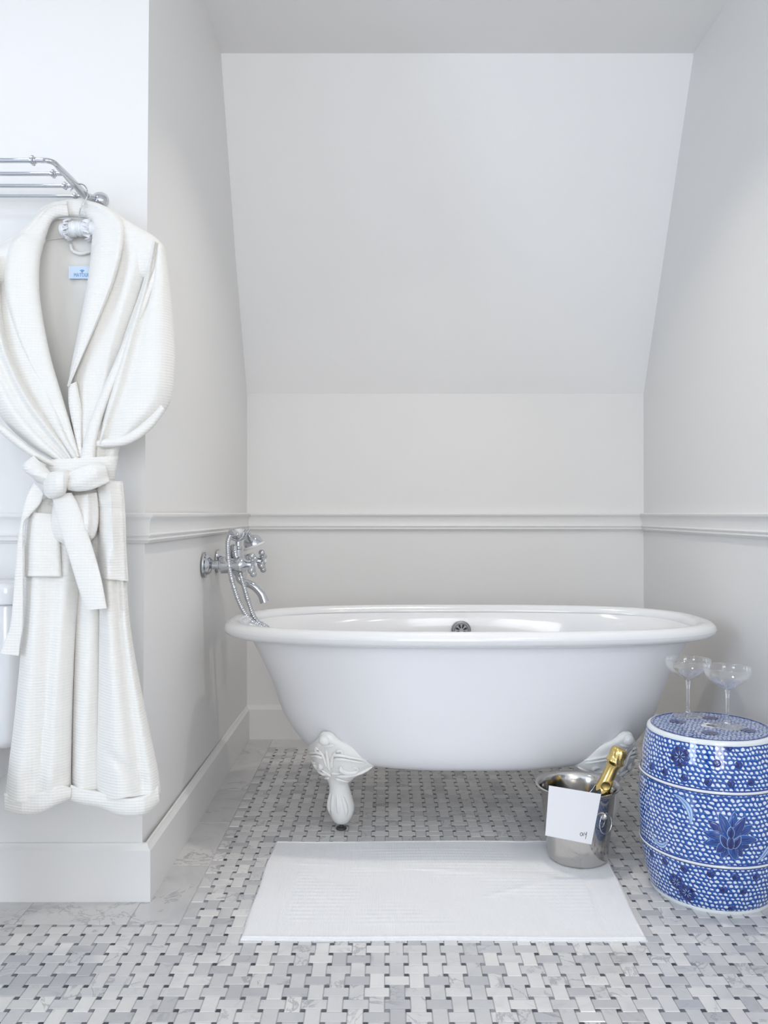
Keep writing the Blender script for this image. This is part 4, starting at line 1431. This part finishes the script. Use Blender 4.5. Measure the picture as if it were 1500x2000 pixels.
# belt: knot, bow loops, tails
bt = flat_tube('belt', [(92, 898), (88, 925), (92, 950)], [(232, 890), (228, 915), (224, 945)], [1.835, 1.832, 1.835], [0.030, 0.034, 0.034], e=0.7)
flat_tube('bow_loop', [(66, 890), (54, 898), (45, 908), (49, 922), (60, 930), (72, 942)], [(90, 912), (100, 924), (108, 938), (106, 944), (100, 948), (92, 950)], [1.80, 1.792, 1.785, 1.785, 1.79, 1.80], [0.012, 0.018, 0.022, 0.022, 0.018, 0.012], parent=bt, e=0.85)
flat_tube('bow_loop', [(128, 926), (150, 914), (172, 906), (192, 903), (205, 905)], [(132, 957), (152, 960), (176, 957), (200, 948), (214, 941)], [1.775, 1.765, 1.762, 1.766, 1.776], [0.014, 0.018, 0.018, 0.016, 0.010], parent=bt, e=0.65, edge=0.7, fold=lambda u, t: 0.003 * math.sin(4 * u + 3 * t))
flat_tube('belt_knot', [(84, 934), (95, 924), (112, 919), (128, 917), (137, 920)], [(86, 966), (97, 974), (112, 972), (126, 966), (131, 956)], [1.785, 1.775, 1.768, 1.768, 1.776], [0.016, 0.026, 0.030, 0.028, 0.018], parent=bt, e=0.85)
flat_tube('belt_tail', [(101, 966), (108, 1000), (121, 1045), (135, 1090), (150, 1140), (167, 1192)], [(140, 962), (153, 985), (168, 1030), (183, 1075), (198, 1130), (209, 1188)], [1.785, 1.775, 1.768, 1.762, 1.758, 1.755], [0.009, 0.009, 0.008, 0.008, 0.008, 0.007], parent=bt, e=0.4, edge=0.5, fold=lambda u, t: 0.006 * gs(u, 0.1, 0.9) + 0.003 * math.sin(7 * t + u))
flat_tube('belt_tail', [(66, 942), (50, 975), (40, 1020), (34, 1060), (30, 1110), (21, 1215), (12, 1245), (0, 1276)], [(86, 966), (78, 985), (58, 1008), (46, 1028), (46, 1110), (45, 1215), (41, 1250), (37, 1281)], [1.792, 1.785, 1.782, 1.782, 1.78, 1.775, 1.772, 1.770], [0.008, 0.010, 0.009, 0.008, 0.007, 0.006, 0.006, 0.006], parent=bt, m=90, e=0.5, edge=0.5)
flat_tube('belt_slack', [(106, 972), (101, 1000), (101, 1030), (108, 1052), (128, 1066)], [(190, 962), (193, 1000), (191, 1030), (182, 1052), (158, 1066)], [1.805, 1.796, 1.792, 1.794, 1.80], [0.014, 0.022, 0.026, 0.022, 0.010], parent=bt, e=0.8, fold=lambda u, t: 0.008 * gs(u, 0.55, 0.2) - 0.008 * gs(u, 0.75, 0.08) + 0.006 * gs(u, -0.6, 0.3))
# woven label and hanging loop inside the neck
V = []
for side in (0, 1):
    for j in range(5):
        for i in range(9):
            q = px(134 + 43 * i / 8, 519.5 + 25 * j / 4 + 0.5 * math.sin(i), 1.9295 + side * 0.0006)
            V.append(q)
f = []
for j in range(4):
    for i in range(8):
        a = j * 9 + i
        f += [(a, a + 9, a + 10, a + 1), (45 + a, 46 + a, 55 + a, 54 + a)]
lb = mk('woven_label', V, f, M['label'], rb, label='pale blue woven maker label with dark blue lettering')
cu = bpy.data.curves.new('lettering', 'FONT')
cu.body = 'MATOUK'
cu.size = 0.0125
cu.extrude = 0.0002
cu.space_character = 1.12
tmp = bpy.data.objects.new('tmp', cu)
C.objects.link(tmp)
dg = bpy.context.evaluated_depsgraph_get()
tm = bpy.data.meshes.new_from_object(tmp.evaluated_get(dg))
bpy.data.objects.remove(tmp)
q0 = px(144, 540.5, 1.9288)
tv = [(q0[0] + v_.co.x * 0.66, q0[1] - v_.co.z, q0[2] + v_.co.y) for v_ in tm.vertices]
tf = [tuple(p.vertices) for p in tm.polygons]
mk('lettering', tv, tf, M['label_ink'], lb, smooth=False)
g = Geo()
for a in (-1.2, -0.6, 0, 0.6, 1.2):
    c0 = px(160, 531, 1.9286)
    c1 = c0 + np.array([0.0052 * math.sin(a), -0.0002, 0.0055 * math.cos(a * 0.8)])
    g.tube([c0, (c0 + c1) / 2 + np.array([0, 0, 0.0012]), c1], [0.0005, 0.0013, 0.0006], 6, samp=8)
g.tube([px(160, 534, 1.9286), px(160, 530, 1.9286)], 0.0006, 6)
mk('palm_emblem', g.v, g.f, M['label_ink'], lb)
g = Geo()
g.tube([px(137, 544.6, 1.9288), px(175, 545, 1.9288)], 0.0005, 6)
mk('label_rule', g.v, g.f, M['label_ink'], lb)
g = Geo()
g.tube([px(138, 478, 1.934), px(141, 488, 1.930), px(150, 494, 1.926), px(163, 495, 1.926), px(180, 490, 1.932)], 0.0038, 10, samp=26)
mk('hanging_loop', g.v, g.f, M['robe'], rb)

# ------------------------------------------------------------------ ceiling lights (out of frame)
for k, (x, y) in enumerate(((0.25, 2.30), (-1.15, 1.30))):
    t = thing('ceiling_light', ('round recessed ceiling light above the room, nearer the bathtub', 'round recessed ceiling light above the room, nearer the side window')[k], 'light', (x, y, ZC))
    Geo().lathe([(0.055, 0.0), (0.078, 0.0), (0.078, -0.006), (0.060, -0.010), (0.055, -0.004)], (x, y, ZC), 40).out('light_ring', M['trim'], t)
    Geo().lathe([(0, -0.001), (0.055, -0.001), (0.055, -0.004), (0, -0.005)], (x, y, ZC), 32).out('light_lens', M['lamp'], t)
    l = bpy.data.lights.new('ceiling_bulb', 'AREA')
    l.shape = 'DISK'
    l.size = 0.11
    l.energy = (5.0, 1.5)[k]
    l.spread = math.radians((112, 140)[k])
    l.color = ((1.0, 0.92, 0.83), (0.90, 0.95, 1.0))[k]
    o = bpy.data.objects.new('ceiling_bulb', l)
    o.location = (x, y, ZC - 0.012)
    C.objects.link(o)

# unseen globe lamps added beside the camera to fill the ceiling and left wall
for k, y in enumerate((0.45, -0.9)):
    p = (XR - 0.13, y, 1.72)
    t = thing('fill_sconce', ('added globe fill lamp on the right wall, nearer the stool', 'added globe fill lamp on the right wall, nearer the rear wall')[k], 'lamp', (XR, y, 1.72))
    Geo().lathe([(0, 0), (0.05, 0), (0.05, 0.008), (0.03, 0.016), (0, 0.018)], (XR, y, 1.66), 32, axis=(-1, 0, 0)).tube([(XR - 0.01, y, 1.66), (XR - 0.09, y, 1.63), (XR - 0.13, y, 1.65), (XR - 0.13, y, 1.67)], 0.007, 12, samp=24).out('lamp_arm', M['chrome'], t)
    Geo().lathe([(0.055 * math.sin(a), -0.055 * math.cos(a)) for a in np.linspace(0.02, PI - 0.02, 24)], p, 32).out('globe', M['lamp'], t)
    l = bpy.data.lights.new('sconce_fill', 'POINT')
    l.energy = (8.5, 6.0)[k]
    l.color = (1.0, 0.945, 0.88)
    l.shadow_soft_size = 0.05
    o = bpy.data.objects.new('sconce_fill', l)
    o.location = (XR - 0.13 - 0.112, y, 1.72)
    C.objects.link(o)
